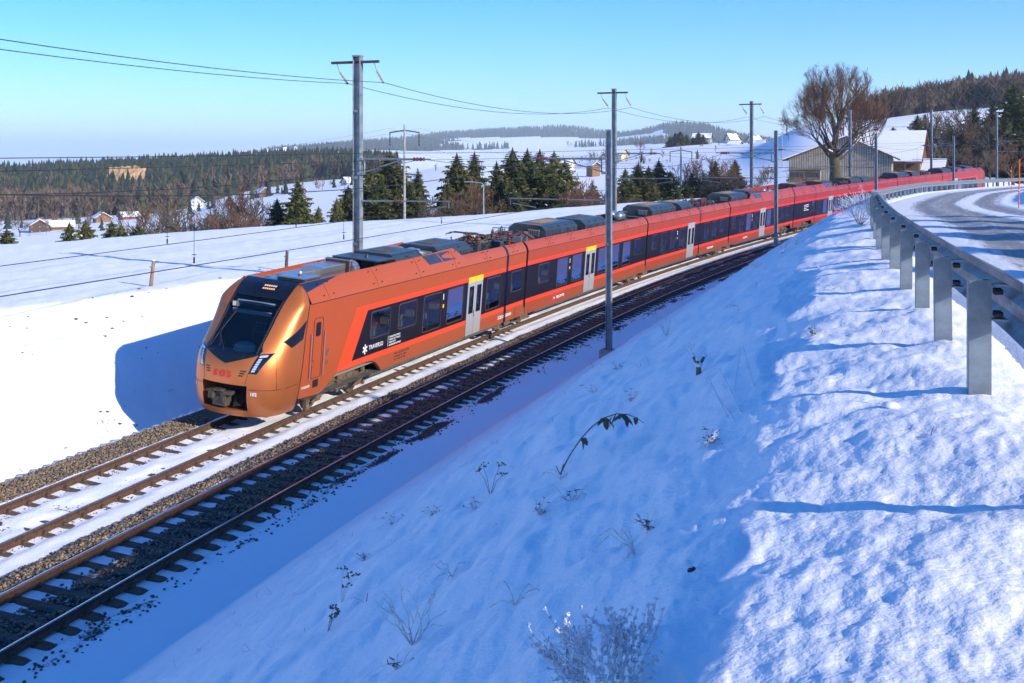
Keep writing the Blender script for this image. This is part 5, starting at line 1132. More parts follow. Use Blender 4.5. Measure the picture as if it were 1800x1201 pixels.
def barn():
    A = math.radians(36); root = empty('barn', (37.6, 152.5, -5.4), 0); root.rotation_euler = (0, 0, -A + math.radians(18)); tag(root, 'grey board-clad barn with snowy roof behind the train and lime tree', 'barn')
    w, L, e, ap = 13.4, 11.5, 5.2, 7.9; b = MB()
    b.poly([(0, 0, 0), (w, 0, 0), (w, 0, e), (w * .56, 0, ap), (0, 0, e - .2)], 0); b.poly([(0, L, 0), (w, L, 0), (w, L, e), (w * .56, L, ap), (0, L, e - .2)], 0); b.poly([(0, 0, 0), (0, L, 0), (0, L, e - .2), (0, 0, e - .2)], 0)
    b.poly([(w, 0, 0), (w, L, 0), (w, L, e), (w, 0, e)], 1); b.build('wall', [clad, clad_b], root)
    lm = {}
    for k, x in enumerate(np.arange(.12, w - .05, .31)):           # cover laths of the gable
        top = (e - .2) + (ap - e + .2) * x / (w * .56) if x < w * .56 else ap + (e - ap) * (x - w * .56) / (w * .44); z0 = 3.55 if x < 4.2 else .15; key = (round(top, 2), z0)
        q = MB(); q.box((0, 0, (z0 + top) / 2), (.075, .07, top - z0 - .08)); q.build('lath', [lath_m], root, loc=(x, -.04, 0))
    b = MB(); b.box((2.1, -.12, 1.75), (4.0, .2, 3.4)); b.box((2.1, -.16, 3.5), (4.3, .3, .12)); b.build('gate', [dark_wood2], root)
    for k in range(8):
        q = MB(); x = .45 + .46 * k + (.2 if k > 3 else 0); q.box((0, 0, 0), (.34, .05, .62), 0); q.box((0, -.02, 0), (.03, .04, .62), 1); q.build('pane', [win_m, dark_wood], root, loc=(x, -.25, 2.85))
    o = .7; th = .16
    for sx, m in ((-1, 0), (1, 0)):
        x0, z0 = (w * .56, ap) ; x1, z1 = (0 - .8, e - .2 - .8 * (ap - e + .2) / (w * .56)) if sx < 0 else (w + .9, e - .9 * (ap - e) / (w * .44))
        b = MB(); roof_slab(b, [(x0, -o, z0), (x1, -o, z1), (x1, L + o, z1), (x0, L + o, z0)], .14, 1); roof_slab(b, [(x0, -o + .06, z0 + .145), (x1 + .05 * -sx, -o + .06, z1 + .145), (x1 + .05 * -sx, L + o - .06, z1 + .145), (x0, L + o - .06, z0 + .145)], .17, 0); b.build('roof', [snow_far, dark_wood], root)
    # timber porch on the sunny side
    b = MB(); b.box((w + .03, 2.2, 2.5), (.06, 4.2, 5.0), 0); b.build('boarding', [clad_b], root)
    for k in range(4): q = MB(); q.box((w + 1.6, 4.8 + 1.8 * k, 2.3), (.22, .22, 4.6)); q.build('porch_post', [dark_wood], root)
    b = MB(); b.box((w + .8, 8, 4.5), (1.8, 6.5, .2)); b.tube((w + 1.6, 4.8, 2.4), (w + 1.6, 8.4, 4.5), .1, n=4); b.tube((w + 1.6, 10.2, 2.4), (w + 1.6, 6.6, 4.5), .1, n=4); b.build('porch_frame', [dark_wood], root)
    return root
dark_wood2 = mat('greyed_wood', (.13, .095, .07), .9, var=.35, vscale=2.5)
barn()
def house(loc, rz, w, L, e, ap, wall, roofm, label, name='house', cat='house', wins=3, chimney=True, gable_wall=None, snowy=True, over=.6, floors=2, group=None):
    """gable front at y=0 facing -y, ridge along y"""
    root = tag(empty(name, loc, rz), label, cat, group); b = MB(); gw = gable_wall or wall
    b.poly([(-w / 2, 0, -2), (w / 2, 0, -2), (w / 2, 0, e), (0, 0, ap), (-w / 2, 0, e)], 1); b.poly([(-w / 2, L, -2), (w / 2, L, -2), (w / 2, L, e), (0, L, ap), (-w / 2, L, e)], 1)
    for sx in (-1, 1): b.poly([(sx * w / 2, 0, -2), (sx * w / 2, L, -2), (sx * w / 2, L, e), (sx * w / 2, 0, e)], 0)
    b.build('wall', [wall, gw], root); k = (ap - e) / (w / 2)
    for sx in (-1, 1):
        x1, z1 = sx * (w / 2 + over), e - over * k; b = MB(); roof_slab(b, [(0, -over, ap), (x1, -over, z1), (x1, L + over, z1), (0, L + over, ap)], .2, 1)
        if snowy: roof_slab(b, [(0, -over + .1, ap + .21), (x1 * .99, -over + .1, z1 + .21), (x1 * .99, L + over - .1, z1 + .21), (0, L + over - .1, ap + .21)], .18, 0)
        b.build('roof', [snow_far, roofm], root)
    if chimney: b = MB(); c_ = min(1.0, w / 11); b.box((w * .12, L * .6, ap + .1), (.8 * c_, .8 * c_, 1.8 * c_)); b.box((w * .12, L * .6, ap + 1.05 * c_), (1.0 * c_, 1.0 * c_, .15)); b.build('chimney', [brick_m], root)
    k_ = min(1, e / 4.6); wm = MB(); wm.box((0, 0, 0), (.9 * k_, .08, 1.2 * k_), 0); wm.box((0, -.03, 0), (.07 * k_, .06, 1.2 * k_), 1); wm.box((0, -.03, 0), (.9 * k_, .06, .07 * k_), 1); wm = wm.mesh('window', [win_m, white_l])
    for f in range(floors):
        z = (1.5 + 2.6 * f) * k_
        if z > e + .2 and f: 
            for x in (-1.2, 1.2): link('window', wm, root, (x, -.05, z))
            continue
        for x in np.linspace(-w / 2 + 1.2 * k_, w / 2 - 1.2 * k_, wins): link('window', wm, root, (x, -.05, z))
        for y in np.linspace(1.5, L - 1.5, max(2, wins)):
            for sx in (-1, 1): o = link('window', wm, root, (sx * (w / 2 + .05), y, z)); o.rotation_euler = (0, 0, math.pi / 2)
    return root
# farmhouse right behind the barn: ridge across the view, brown gable to the right
hx, hy = (1618 - 900) / FPX * 168, 168
house((hx, hy - 1, -5.2), math.radians(62), 9.0, 11.5, 4.6, 8.6, clad_b, tile, 'brown farmhouse with steep snowy roof and brick chimney behind the barn', 'farmhouse', 'house', gable_wall=dark_wood, wins=3)
house(((1640 - 900) / FPX * 170, 166, -5.6), math.radians(62), 5.0, 6.0, 3.4, 4.8, clad_o, dark_wood, 'small sunlit larch-clad annex right of the farmhouse', 'annex', 'shed', chimney=False, wins=2, floors=1)
# ---------------------------------------------------------------- farms and houses across the country
def far_house(u, vb, D, w, L, e, ap, rz, wall, roofm, label, **k):
    p = px(u, vb, D); g = float(ground_z(p[0], p[1], False)); f = (.52 if D < 550 else .46) if D < 1000 else 1.0; return house((p[0], p[1], p[2]), math.radians(rz), w * f, L * f, e * f, ap * f, wall, roofm, label, **k)
far_house(70, 411, 345, 11, 13, 4.5, 8.0, 25, dark_wood, tile, 'brown timber farmhouse with snowy gable roof, leftmost in the valley')
far_house(88, 408, 352, 9, 13, 3.5, 6.2, -62, clad_b, tile, 'low barn wing attached right of the leftmost farmhouse', name='barn', cat='barn', chimney=False)
far_house(182, 392, 400, 10, 12, 3.5, 6.6, 30, clad_b, tile, 'low brown barn half hidden by the bare hedge in the left valley', name='barn', cat='barn', chimney=False)
far_house(212, 389, 420, 9, 12, 3.5, 6.0, -50, tile, tile, 'reddish shed end beside the low valley barn', name='shed', cat='shed', chimney=False)
far_house(347, 365, 455, 9, 10, 4.8, 8.0, 20, white_w, tile, 'small white house with orange roof edge between bare trees on the left')
far_house(466, 353, 430, 10, 11, 5.0, 9.2, 24, tile, tile, 'red-walled farmhouse with white snowy gable roof above the spruce', gable_wall=tile)
far_house(605, 331, 470, 11, 10, 4.6, 8.4, -55, white_w, tile, 'white house left of the tall grey mast, roof all snow')
far_house(745, 327, 430, 5, 5, 3.2, 5.0, 15, tile, tile, 'tiny red hut on the snowy field between the spruce groups', name='hut', cat='hut', chimney=False, wins=2, floors=1)
far_house(1004, 298, 430, 11, 12, 5.0, 9.0, 60, white_w, tile, 'white house right behind the tall spruce group')
far_house(1048, 300, 380, 6, 7, 3.2, 5.2, 30, clad_b, tile, 'small shed in the snow between the masts', name='shed', cat='shed', chimney=False, wins=2, floors=1)
far_house(1098, 281, 480, 12, 15, 4.2, 8.6, 55, cream_w, dark_wood, 'yellowish farmhouse with big snowy roof right of the second crossarm mast')
far_house(1250, 256, 640, 14, 22, 9.5, 14.5, 70, grey_w, dark_wood, 'large pale hotel-like building beside the dark tree clump on the ridge', floors=3, wins=5)
far_house(1279, 254, 600, 10, 12, 6.0, 12.0, -60, white_w, dark_wood, 'tall steep white-roofed house right of the hotel-like building')
far_house(1297, 252, 610, 9, 10, 5.0, 9.0, 30, cream_w, dark_wood, 'ochre house between the steep white roof and the third mast')
far_house(1302, 262, 520, 12, 10, 3.8, 6.4, 60, steel_dull, dark_wood, 'grey barn on the snowfield below the ridge houses', name='barn', cat='barn', chimney=False)
far_house(1318, 252, 600, 10, 12, 4.6, 8.2, -65, white_w, tile, 'pale house just left of the third crossarm mast')
far_house(1345, 258, 560, 9, 10, 4.2, 7.0, 40, cream_w, dark_wood, 'small ochre house right of the third crossarm mast')
for k, (u, v, D) in enumerate(((418, 274, 2500), (436, 270, 2550), (455, 268, 2600), (471, 266, 2700), (488, 266, 2700), (505, 264, 2750), (520, 262, 2800), (445, 272, 2450))):
    far_house(u, v, D, 8, 10, 4, 6.5, 20 + 40 * (k % 3), white_w, dark_wood, 'tiny pale house of the distant village above the left forest', wins=2, group='houses of the distant village')
# ---------------------------------------------------------------- trees
def leafm(name, c, c2, rough=.8):
    m, n, l, p = nt(name); p.inputs['Roughness'].default_value = rough; p.inputs['Specular IOR Level'].default_value = .2
    geo = n.new('ShaderNodeNewGeometry'); oi = n.new('ShaderNodeObjectInfo')
    no = n.new('ShaderNodeTexNoise'); no.inputs['Scale'].default_value = .9; no.inputs['Detail'].default_value = 5; l.new(geo.outputs['Position'], no.inputs['Vector'])
    ad = n.new('ShaderNodeMath'); ad.operation = 'MULTIPLY_ADD'; ad.inputs[1].default_value = .35; l.new(oi.outputs['Random'], ad.inputs[0]); l.new(no.outputs['Fac'], ad.inputs[2])
    mr = n.new('ShaderNodeMapRange'); mr.inputs[1].default_value = .45; mr.inputs[2].default_value = .95; l.new(ad.outputs[0], mr.inputs[0])
    mx = n.new('ShaderNodeMix'); mx.data_type = 'RGBA'; l.new(mr.outputs[0], mx.inputs[0]); mx.inputs[6].default_value = (*c, 1); mx.inputs[7].default_value = (*c2, 1); l.new(mx.outputs[2], p.inputs['Base Color'])
    return m
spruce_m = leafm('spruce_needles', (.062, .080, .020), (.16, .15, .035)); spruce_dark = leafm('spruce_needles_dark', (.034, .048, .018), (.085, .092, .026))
twig_m = leafm('bare_twigs', (.135, .085, .055), (.20, .115, .07)); twig_red = leafm('bare_twigs_red', (.135, .078, .055), (.19, .105, .07)); twig_grey = leafm('bare_twigs_grey', (.12, .10, .075), (.19, .15, .10))
frost_m = mat('hoar_frost', (.78, .80, .84), .7, var=.06, vscale=30)
def np_mesh(name, V, F, mats, mi=None):
    me = bpy.data.meshes.new(name); V = np.asarray(V, np.float32); F = np.asarray(F, np.int32); fast(me, V, F)
    for m in mats: me.materials.append(m)
    if mi is not None and len(mi) == len(me.polygons): me.polygons.foreach_set('material_index', np.asarray(mi, np.int32))
    return me
def spruce_meshes(seed, H=1.0, R=.22, whorls=30, snowy=.10, gap=.0):
    """unit-height spruce: returns crown and trunk meshes"""
    r = np.random.default_rng(seed); V = []; F = []; M = []
    def tri(a, b, c, m): n = len(V); V.extend((a, b, c)); F.append((n, n + 1, n + 2)); M.append(m)
    for w in range(whorls):
        z = .06 + .93 * (w / whorls) ** .92; rad = R * .92 * (1 - z) ** .62 * (1.0 + .25 * math.sin(w * 2.1)) * r.uniform(.8, 1.12) + .008
        nb = 9 if z < .6 else (7 if z < .85 else 5); ph = r.uniform(0, 6.28)
        for k in range(nb):
            if r.random() < gap: continue
            a = ph + 6.283 * k / nb + r.uniform(-.3, .3); L = rad * r.uniform(.6, 1.15); d = np.array([math.cos(a), math.sin(a), 0]); t = np.array([-math.sin(a), math.cos(a), 0])
            droop = L * (.42 if z < .7 else .12) * r.uniform(.6, 1.3); base = np.array([0, 0, z])
            def at_(q): return base + d * (L * q) + np.array([0, 0, -droop * (q ** 1.3) + .25 * droop * max(0, q - .75)])
            for q in (.22, .42, .6, .76, .9, 1.0):
                c = at_(q); s = L * (.36 - .12 * abs(q - .55)) * r.uniform(.7, 1.25) + .004
                for sg in (-1, 1):
                    e = c + t * sg * s * r.uniform(.7, 1.2) + d * s * r.uniform(.1, .7) + np.array([0, 0, -s * r.uniform(.1, .9)])
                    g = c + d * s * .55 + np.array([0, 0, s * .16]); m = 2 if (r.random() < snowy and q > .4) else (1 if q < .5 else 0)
                    tri(c - d * s * .3, e, g, m)
                if q > .4: f = c + np.array([0, 0, -s * r.uniform(.6, 1.3)]) + t * s * r.uniform(-.4, .4); tri(c - t * s * .35, c + t * s * .35, f, 1 if r.random() < .5 else 0)
    nc = 9
    for j in range(7):                                              # dense inner foliage
        z0, z1 = .05 + .13 * j, .05 + .13 * j + .17; q0 = R * .60 * (1 - z0) ** .62; q1 = R * .36 * max(0, 1 - z1) ** .62
        for i in range(nc):
            a0, a1 = 6.283 * i / nc + j, 6.283 * (i + 1) / nc + j; w0, w1 = r.uniform(.75, 1.25, 2)
            p0, p1 = (q0 * w0 * math.cos(a0), q0 * w0 * math.sin(a0), z0), (q0 * w0 * math.cos(a1), q0 * w0 * math.sin(a1), z0 - .01); p2 = (q1 * math.cos(a0), q1 * math.sin(a0), z1); p3 = (q1 * math.cos(a1), q1 * math.sin(a1), z1)
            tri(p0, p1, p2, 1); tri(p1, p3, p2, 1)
    for k in range(6): a = k; tri((.006 * math.cos(a), .006 * math.sin(a), .96), (.012 * math.cos(a + 2), .012 * math.sin(a + 2), .965), (0, 0, 1.02), 0)
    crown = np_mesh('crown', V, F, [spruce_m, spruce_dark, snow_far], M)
    b = MB(); b.tube((0, 0, -.12), (0, 0, .97), .017, .003, 7); trunk = b.mesh('trunk', [bark]); return crown, trunk
SPR = [spruce_meshes(k, R=(.25, .21, .28, .235, .20)[k], whorls=(38, 42, 36, 40, 44)[k], snowy=(.015, .03, .01, .09, .02)[k], gap=.02) for k in range(5)]
def spruce(x, y, zb, H, k, label, group, wide=1.0, cat='spruce', name='spruce_tree'):
    root = tag(empty(name, (x, y, zb), random.uniform(0, 6.28)), label, cat, group); root.scale = (H * wide, H * wide, H)
    link('trunk', SPR[k][1], root); link('crown', SPR[k][0], root); return root
def spruce_px(u, vt, D, label, group, k=None, H=None, wide=1.0):
    x, y, zt = px(u, vt, D); g = float(ground_z(x, y, False)); zb = min(g, zt - 5) - .3; H = zt - zb
    return spruce(x, y, zb, H, random.randrange(5) if k is None else k, label, group, wide * 1.3)
class TreeB:
    """branching bare tree as triangular tubes"""
    def __init__(s, seed, minr=0.0): s.minr = minr; s.r = random.Random(seed); s.V = []; s.F = []; s.M = []
    def seg(s, p, q, r0, r1, m, n=4):
        d = (q - p); 
        if d.length < 1e-5: return
        a = d.orthogonal().normalized(); b = d.normalized().cross(a); k = len(s.V)
        for c, r in ((p, r0), (q, r1)):
            for i in range(n): t = 6.2832 * i / n; s.V.append(tuple(c + a * (r * math.cos(t)) + b * (r * math.sin(t))))
        for i in range(n):
            j = (i + 1) % n; s.F.append((k + i, k + j, k + n + j)); s.F.append((k + i, k + n + j, k + n + i)); s.M += [m, m]
    def limb(s, p, d, L, r, lev, maxlev, up=.12, spread=.75, kids=3, snowy=0.0):
        n = 4 if lev < 2 else 3; pts = [p]; dd = d.normalized(); R_ = s.r
        for i in range(n):
            dd = (dd + Vector((R_.uniform(-1, 1), R_.uniform(-1, 1), R_.uniform(-1, 1))) * .20 + Vector((0, 0, up * (1 if lev else .3)))).normalized(); pts.append(pts[-1] + dd * (L / n))
        rs = [max(s.minr, r * (1 - .55 * i / n)) for i in range(n + 1)]; sides = 7 if lev == 0 else (5 if lev == 1 else (4 if lev == 2 else 3))
        for i in range(n):
            m = 0 if lev < 3 else 1; s.seg(pts[i], pts[i + 1], rs[i], rs[i + 1], m, sides)
            if snowy and 1 <= lev <= 3 and abs((pts[i + 1] - pts[i]).normalized().z) < .75 and R_.random() < snowy:
                o = Vector((0, 0, rs[i] * .75)); s.seg(pts[i] + o, pts[i + 1] + o, rs[i] * .62, rs[i + 1] * .62, 2, 4)
        if lev >= maxlev: return
        nk = kids + (1 if lev < 2 else 0)
        for k in range(nk):
            t = R_.uniform(.35, 1.0) if k else 1.0; i = min(n - 1, int(t * n)); q = pts[i].lerp(pts[i + 1], t * n - i) if i < n else pts[-1]
            ax = dd.orthogonal().normalized(); ax.rotate(Matrix.Rotation(R_.uniform(0, 6.28), 3, dd)); nd = (dd + ax * R_.uniform(.5, 1.1) * spread).normalized()
            s.limb(q, nd, L * R_.uniform(.55, .80), max(rs[-1] * R_.uniform(.6, .9), r * .18, s.minr), lev + 1, maxlev, up, spread, kids, snowy)
    def mesh(s, name, mats): return np_mesh(name, s.V, s.F, mats, s.M)
def bare_meshes(seed, maxlev=4, kids=3, twig=None, spread=.75, up=.12, r=.022, stem=.24, minr=None):
    t = TreeB(seed, .0032); top = Vector((0, 0, stem))
    n = 5; 
    for k in range(n):
        a = 6.28 * k / n + t.r.uniform(-.4, .4); el = t.r.uniform(.45, 1.2); t.limb(top - Vector((0, 0, stem * .3 * t.r.random())), Vector((math.cos(a) * math.cos(el), math.sin(a) * math.cos(el), math.sin(el))), .30 * t.r.uniform(.8, 1.15), r * .55, 1, maxlev, up, spread, kids)
    t.limb(top, Vector((0, 0, 1)), .34, r * .7, 1, maxlev, up, spread, kids)
    b = MB(); b.path([(0, 0, -.1), (.004, 0, stem * .5), (0, .004, stem * 1.02)], [r * 1.25, r, r * .85], 7); return t.mesh('crown', [bark, twig or twig_m, snow_far]), b.mesh('trunk', [bark], smooth=60)
BARE = [bare_meshes(31, 5, 3, twig_m), bare_meshes(37, 5, 3, twig_grey, .9), bare_meshes(41, 5, 3, twig_red, .7, .2), bare_meshes(43, 4, 4, twig_grey, 1.0, .05)]
def bare(x, y, zb, H, k, label, group, wide=1.0):
    root = tag(empty('bare_tree', (x, y, zb), random.uniform(0, 6.28)), label, 'tree', group); root.scale = (H * wide, H * wide, H); link('trunk', BARE[k][1], root); link('crown', BARE[k][0], root); return root
def bare_px(u, vt, D, label, group, k=None, wide=1.0, hmin=4):
    x, y, zt = px(u, vt, D); g = float(ground_z(x, y, False)); zb = min(g, zt - hmin) - .2; return bare(x, y, zb, zt - zb, random.randrange(4) if k is None else k, label, group, wide)
# --- the old lime tree in front of the barn
t = TreeB(5, .009); root = tag(empty('lime_tree', px(1467, 330, 141)), 'large old bare lime tree with mossy trunk, snow lying along its limbs', 'tree')
trunk = [Vector((0, 0, -1)), Vector((.1, 0, 2)), Vector((-.1, .1, 4.2))]
b = MB(); b.path(trunk, [.78, .62, .54], 12); b.build('trunk', [mat('mossy_bark', (.10, .085, .03), .95, c2=(.07, .055, .04), vscale=2, bump=.8, bscale=10)], root, smooth=60)
for k in range(11):
    a = 6.28 * k / 11 + t.r.uniform(-.2, .2); el = (.15, .55, .95)[k % 3] + t.r.uniform(-.1, .1); t.limb(Vector((0, 0, 3.2 + .4 * (k % 4))), Vector((math.cos(a) * math.cos(el), math.sin(a) * math.cos(el), math.sin(el))), t.r.uniform(3.6, 4.6), .21, 1, 5, .13, .75, 3, .5)
for k in range(3): t.limb(Vector((0, 0, 4.1)), Vector((.3 * (k - 1), .2 * (k - 1), 1)), 4.8, .30, 1, 5, .12, .65, 3, .35)
_m = np.array(t.M); _F = np.array(t.F); _V = np.array(t.V); tips = _V[np.unique(_F[_m == 1].ravel())]; tips = tips[RNG.integers(0, len(tips), 9500)]
for q in tips:                                                      # fine outer twigs
    q = Vector(q); d = (q - Vector((0, 0, 6.0))).normalized() + Vector((t.r.uniform(-1, 1), t.r.uniform(-1, 1), t.r.uniform(-.2, 1.0))) * .55; d.normalize(); L = t.r.uniform(.5, 1.25); e = q + d * L
    t.seg(q, e, .011, .006, 1, 3); 
    if t.r.random() < .6: f_ = q + d * L * .5; t.seg(f_, f_ + (d + Vector((t.r.uniform(-1, 1), t.r.uniform(-1, 1), t.r.uniform(-.3, 1))) * .8).normalized() * L * .5, .008, .005, 1, 3)
_V = np.array(t.V); c_ = np.array([0, 0, 8.6]); q_ = (_V - c_) / np.array([5.9, 5.9, 6.3]); rho = np.linalg.norm(q_, axis=1); pull = np.where(rho > 1, np.maximum(rho, 1) ** -.85, 1.0); _V = c_ + (_V - c_) * pull[:, None]; t.V = [tuple(v) for v in _V]
cr_me = t.mesh('crown', [bark, twig_m, snow_far]); link('crown', cr_me, root); root.scale = (1.0, 1.0, 1.0)
zmax = max(v[2] for v in t.V); fac = ((330 - 108) / FPX * 141) / zmax; root.scale = (max(.9, min(1.15, fac)),) * 2 + (fac,)
# second, rusty-twigged tree right behind it
bare_px(1516, 143, 165, 'rusty-twigged bare tree standing right behind the old lime tree', 'bare trees by the barn', 2, .8)
bare_px(1383, 197, 345, 'small lone bare tree on the crest of the snowy hill', 'bare trees by the barn', 3, .95)
bare_px(1400, 203, 350, 'faint bare tree beside the lone tree on the hill crest', 'bare trees by the barn', 1, .8)
# --- spruces just beyond the edge of the field
G1 = 'spruces beyond the field edge'
SP = [(12, 402, 84, 1.1, 'small spruce at the far left edge of the field'), (122, 391, 104, 1.05, 'low spruce left of the bare hedge, in front of the valley farm'), (150, 386, 100, 1.1, 'bushy spruce under the leftmost farm barn'), (196, 388, 103, 1.0, 'spruce left of the pair on the field edge'), (213, 393, 101, 1.0, 'smaller spruce of the pair on the field edge'), (243, 396, 104, 1.1, 'small spruce right of the pair, beside the bare trees'),
      (487, 349, 112, 1.0, 'dark slim spruce left of the olive-lit spruce'), (524, 316, 110, 1.15, 'tall olive-lit spruce standing alone below the red farmhouse'), (560, 363, 106, 1.0, 'short dark spruce right of the olive-lit one'), (592, 348, 112, .9, 'bluish spruce just left of the tall grey mast'), (612, 326, 116, 1.0, 'frosted spruce touching the tall grey mast on its left'),
      (650, 292, 118, 1.1, 'dark spruce directly right of the tall grey mast'), (687, 268, 120, 1.15, 'tallest spruce of the group beside the concrete pole'), (735, 299, 121, .95, 'spruce right of the concrete pole, snow on its branches'), (668, 310, 115, 1.0, 'shorter spruce inside the group by the concrete pole'),
      (803, 270, 126, 1.0, 'left spruce of the pair behind the street lamp'), (834, 268, 128, 1.05, 'right spruce of the pair behind the street lamp'), (787, 318, 122, 1.0, 'low dark spruce at the foot of the lamp pair'), (873, 284, 128, .9, 'frosted slim spruce left of the dense spruce block'), (901, 261, 132, 1.1, 'left spruce of the dense block before the far hills'), (927, 262, 134, 1.0, 'second spruce of the dense block'), (949, 264, 135, 1.15, 'middle spruce of the dense block'), (974, 266, 137, 1.1, 'right spruce of the dense block'), (993, 282, 138, 1.0, 'outer right spruce of the dense block'), (915, 300, 126, 1.2, 'low spruce in front of the dense block'), (955, 305, 128, 1.2, 'lower right spruce in front of the dense block'),
      (1042, 322, 140, .9, 'small spruce left of the near dark mast'), (1099, 296, 150, .95, 'small spruce right of the second crossarm mast'), (1122, 286, 152, 1.0, 'pointed small spruce in the mid group'), (1140, 292, 152, 1.0, 'second pointed small spruce of the mid group'), (1158, 281, 154, 1.0, 'tallest small spruce left of the one-armed pole'), (1178, 300, 152, 1.0, 'low spruce just left of the one-armed pole'), (1110, 318, 146, 1.1, 'bushy low spruce behind the train roof'), (1150, 320, 146, 1.1, 'bushy low spruce below the mid group'), (1216, 303, 156, 1.0, 'spruce right of the one-armed pole'), (1236, 306, 158, 1.0, 'dark low spruce among bare trees'), (1258, 282, 160, .9, 'slim spruce among the bare trees left of the third mast'), (1292, 280, 165, .95, 'dark spruce just left of the third mast'), (1243, 318, 152, 1.2, 'broad dark spruce under the bare trees'), (1190, 325, 148, 1.2, 'broad low spruce in front of the one-armed pole'), (1272, 322, 150, 1.1, 'low spruce left of the third mast foot'),
      (1398, 286, 200, 1.0, 'little spruce at the left corner of the barn'), (1412, 292, 190, 1.0, 'tiny spruce against the barn wall'),
      (1570, 223, 230, 1.1, 'small dark spruce on the snow slope above the farmhouse'), (1613, 202, 235, 1.1, 'spruce left of the mast beside the woods'), (1626, 200, 238, 1.0, 'pointed spruce next to the mast by the woods'), (1668, 216, 228, 1.1, 'dark spruce in the thicket right of the mast'), (1712, 184, 225, 1.0, 'tall spruce in the middle of the right thicket'), (1746, 182, 222, 1.1, 'dark spruce left of the tallest one at the right edge'), (1782, 147, 205, 1.25, 'tallest spruce, at the right edge of the picture'), (1766, 205, 200, 1.2, 'broad spruce in front of the tallest one'), (1795, 230, 196, 1.2, 'spruce cut off by the right edge of the picture'), (1690, 235, 215, 1.2, 'low dark spruce behind the last carriage'), (1730, 250, 208, 1.2, 'low bushy spruce right behind the train tail')]
SP += [(632, 318, 122, 1.1, 'half-hidden spruce behind the tall grey mast'), (708, 296, 126, 1.1, 'spruce right behind the concrete pole'), (720, 322, 117, 1.2, 'low spruce at the right foot of the concrete pole'), (660, 332, 114, 1.3, 'broad low spruce at the left of the concrete pole group'), (697, 330, 116, 1.3, 'broad low spruce directly below the concrete pole'), (820, 300, 130, 1.1, 'spruce between the two lamp-pair spruces'), (848, 312, 128, 1.1, 'low spruce right of the lamp pair'), (888, 305, 130, 1.2, 'spruce filling the left flank of the dense block'), (938, 290, 130, 1.2, 'spruce filling the centre of the dense block'), (965, 292, 133, 1.2, 'spruce filling the right centre of the dense block'), (985, 312, 130, 1.3, 'low spruce at the right flank of the dense block'), (900, 325, 122, 1.4, 'lowest spruce at the left front of the dense block'), (975, 330, 124, 1.4, 'lowest spruce at the right front of the dense block'),
       (1131, 310, 150, 1.3, 'dark low spruce filling the mid group'), (1168, 312, 152, 1.3, 'dark low spruce next to the one-armed pole'), (1205, 318, 150, 1.3, 'dark low spruce right of the one-armed pole foot'), (1226, 312, 156, 1.3, 'dark spruce before the bare mid trees'), (1285, 300, 160, 1.3, 'dark low spruce beside the third mast'), (1095, 322, 145, 1.3, 'dark low spruce right of the second crossarm mast foot')]
for u, v, D, w, lb in SP: spruce_px(u, v, D, lb, G1, wide=w)
# --- bare trees and hedges of the middle distance
G2 = 'bare trees beyond the field edge'
BT = [(35, 378, 330, 'bare hedge tree beside the leftmost farmhouse'), (255, 362, 118, 'bare tree left in the hedge at the field edge'), (290, 372, 112, 'bare bush in the left hedge'), (318, 358, 116, 'bare tree in the left hedge below the white house'), (375, 352, 110, 'bare tree in the middle of the left hedge'), (400, 345, 112, 'wide bare tree right of the small white house'), (428, 332, 114, 'tallest bare tree of the left hedge'), (448, 352, 110, 'bare tree at the right end of the left hedge'), (338, 376, 108, 'low bare bush of the left hedge'), (416, 370, 104, 'low bush before the tallest bare hedge tree'),
      (755, 345, 118, 'bare tree between the concrete pole and the lamp'), (822, 318, 112, 'pale bare tree in front of the lamp pair of spruces'), (835, 330, 110, 'second pale bare tree in front of the lamp pair'), (770, 360, 112, 'low bare bush left of the street lamp'), (1020, 315, 134, 'reddish bare tree right of the dense spruce block'), (1045, 335, 128, 'reddish bare bush left of the near dark mast'), (1010, 335, 126, 'reddish bare bush below the dense spruce block'),
      (1090, 330, 140, 'brown bare bush behind the second carriage roof'), (1205, 290, 158, 'bare tree right of the one-armed pole'), (1228, 285, 160, 'bare tree among low spruces'), (1248, 276, 162, 'tallest bare tree of the mid group'), (1276, 284, 160, 'bare tree left of the third mast'), (1300, 300, 156, 'bare bush at the foot of the third mast'), (1265, 310, 150, 'tangled bare bush behind the fourth carriage'),
      (1126, 244, 560, 'round dark bare tree on the far field'), (1046, 266, 450, 'far bare tree behind the white house'), (1068, 262, 460, 'far bare tree by the yellowish farmhouse'), (1340, 300, 210, 'small orchard tree left of the barn'), (1350, 292, 230, 'orchard tree on the snow slope left of the barn')]
for u, v, D, lb in BT: bare_px(u, v, D, lb, G2, 2 if 'reddish' in lb else None, 1.1 if 'bush' not in lb else 1.7)
RT = [(1580, 232, 215, 'bare tree at the left end of the right thicket'), (1600, 238, 205, 'bare tree behind the larch annex'), (1638, 205, 215, 'brown bare tree right of the annex'), (1655, 200, 220, 'tall bare tree by the mast in the thicket'), (1680, 190, 220, 'tall bare tree in the middle of the thicket'), (1697, 180, 226, 'tallest bare tree of the thicket'), (1725, 200, 212, 'bare tree behind the train tail'), (1745, 215, 204, 'bare tree left of the tallest spruce'), (1760, 225, 198, 'bare tree under the tallest spruce'), (1660, 250, 200, 'bare bush behind the last mast'), (1710, 258, 196, 'bare bush behind the train tail'), (1780, 250, 190, 'bare bush at the right edge above the guard rail'), (1625, 255, 196, 'bare bush right of the annex'), (1740, 268, 190, 'low bare bush above the far guard rail')]
for u, v, D, lb in RT: bare_px(u, v, D, lb, 'bare trees of the right thicket', random.choice((0, 1, 3)), 1.0 if 'bush' not in lb else 1.3)
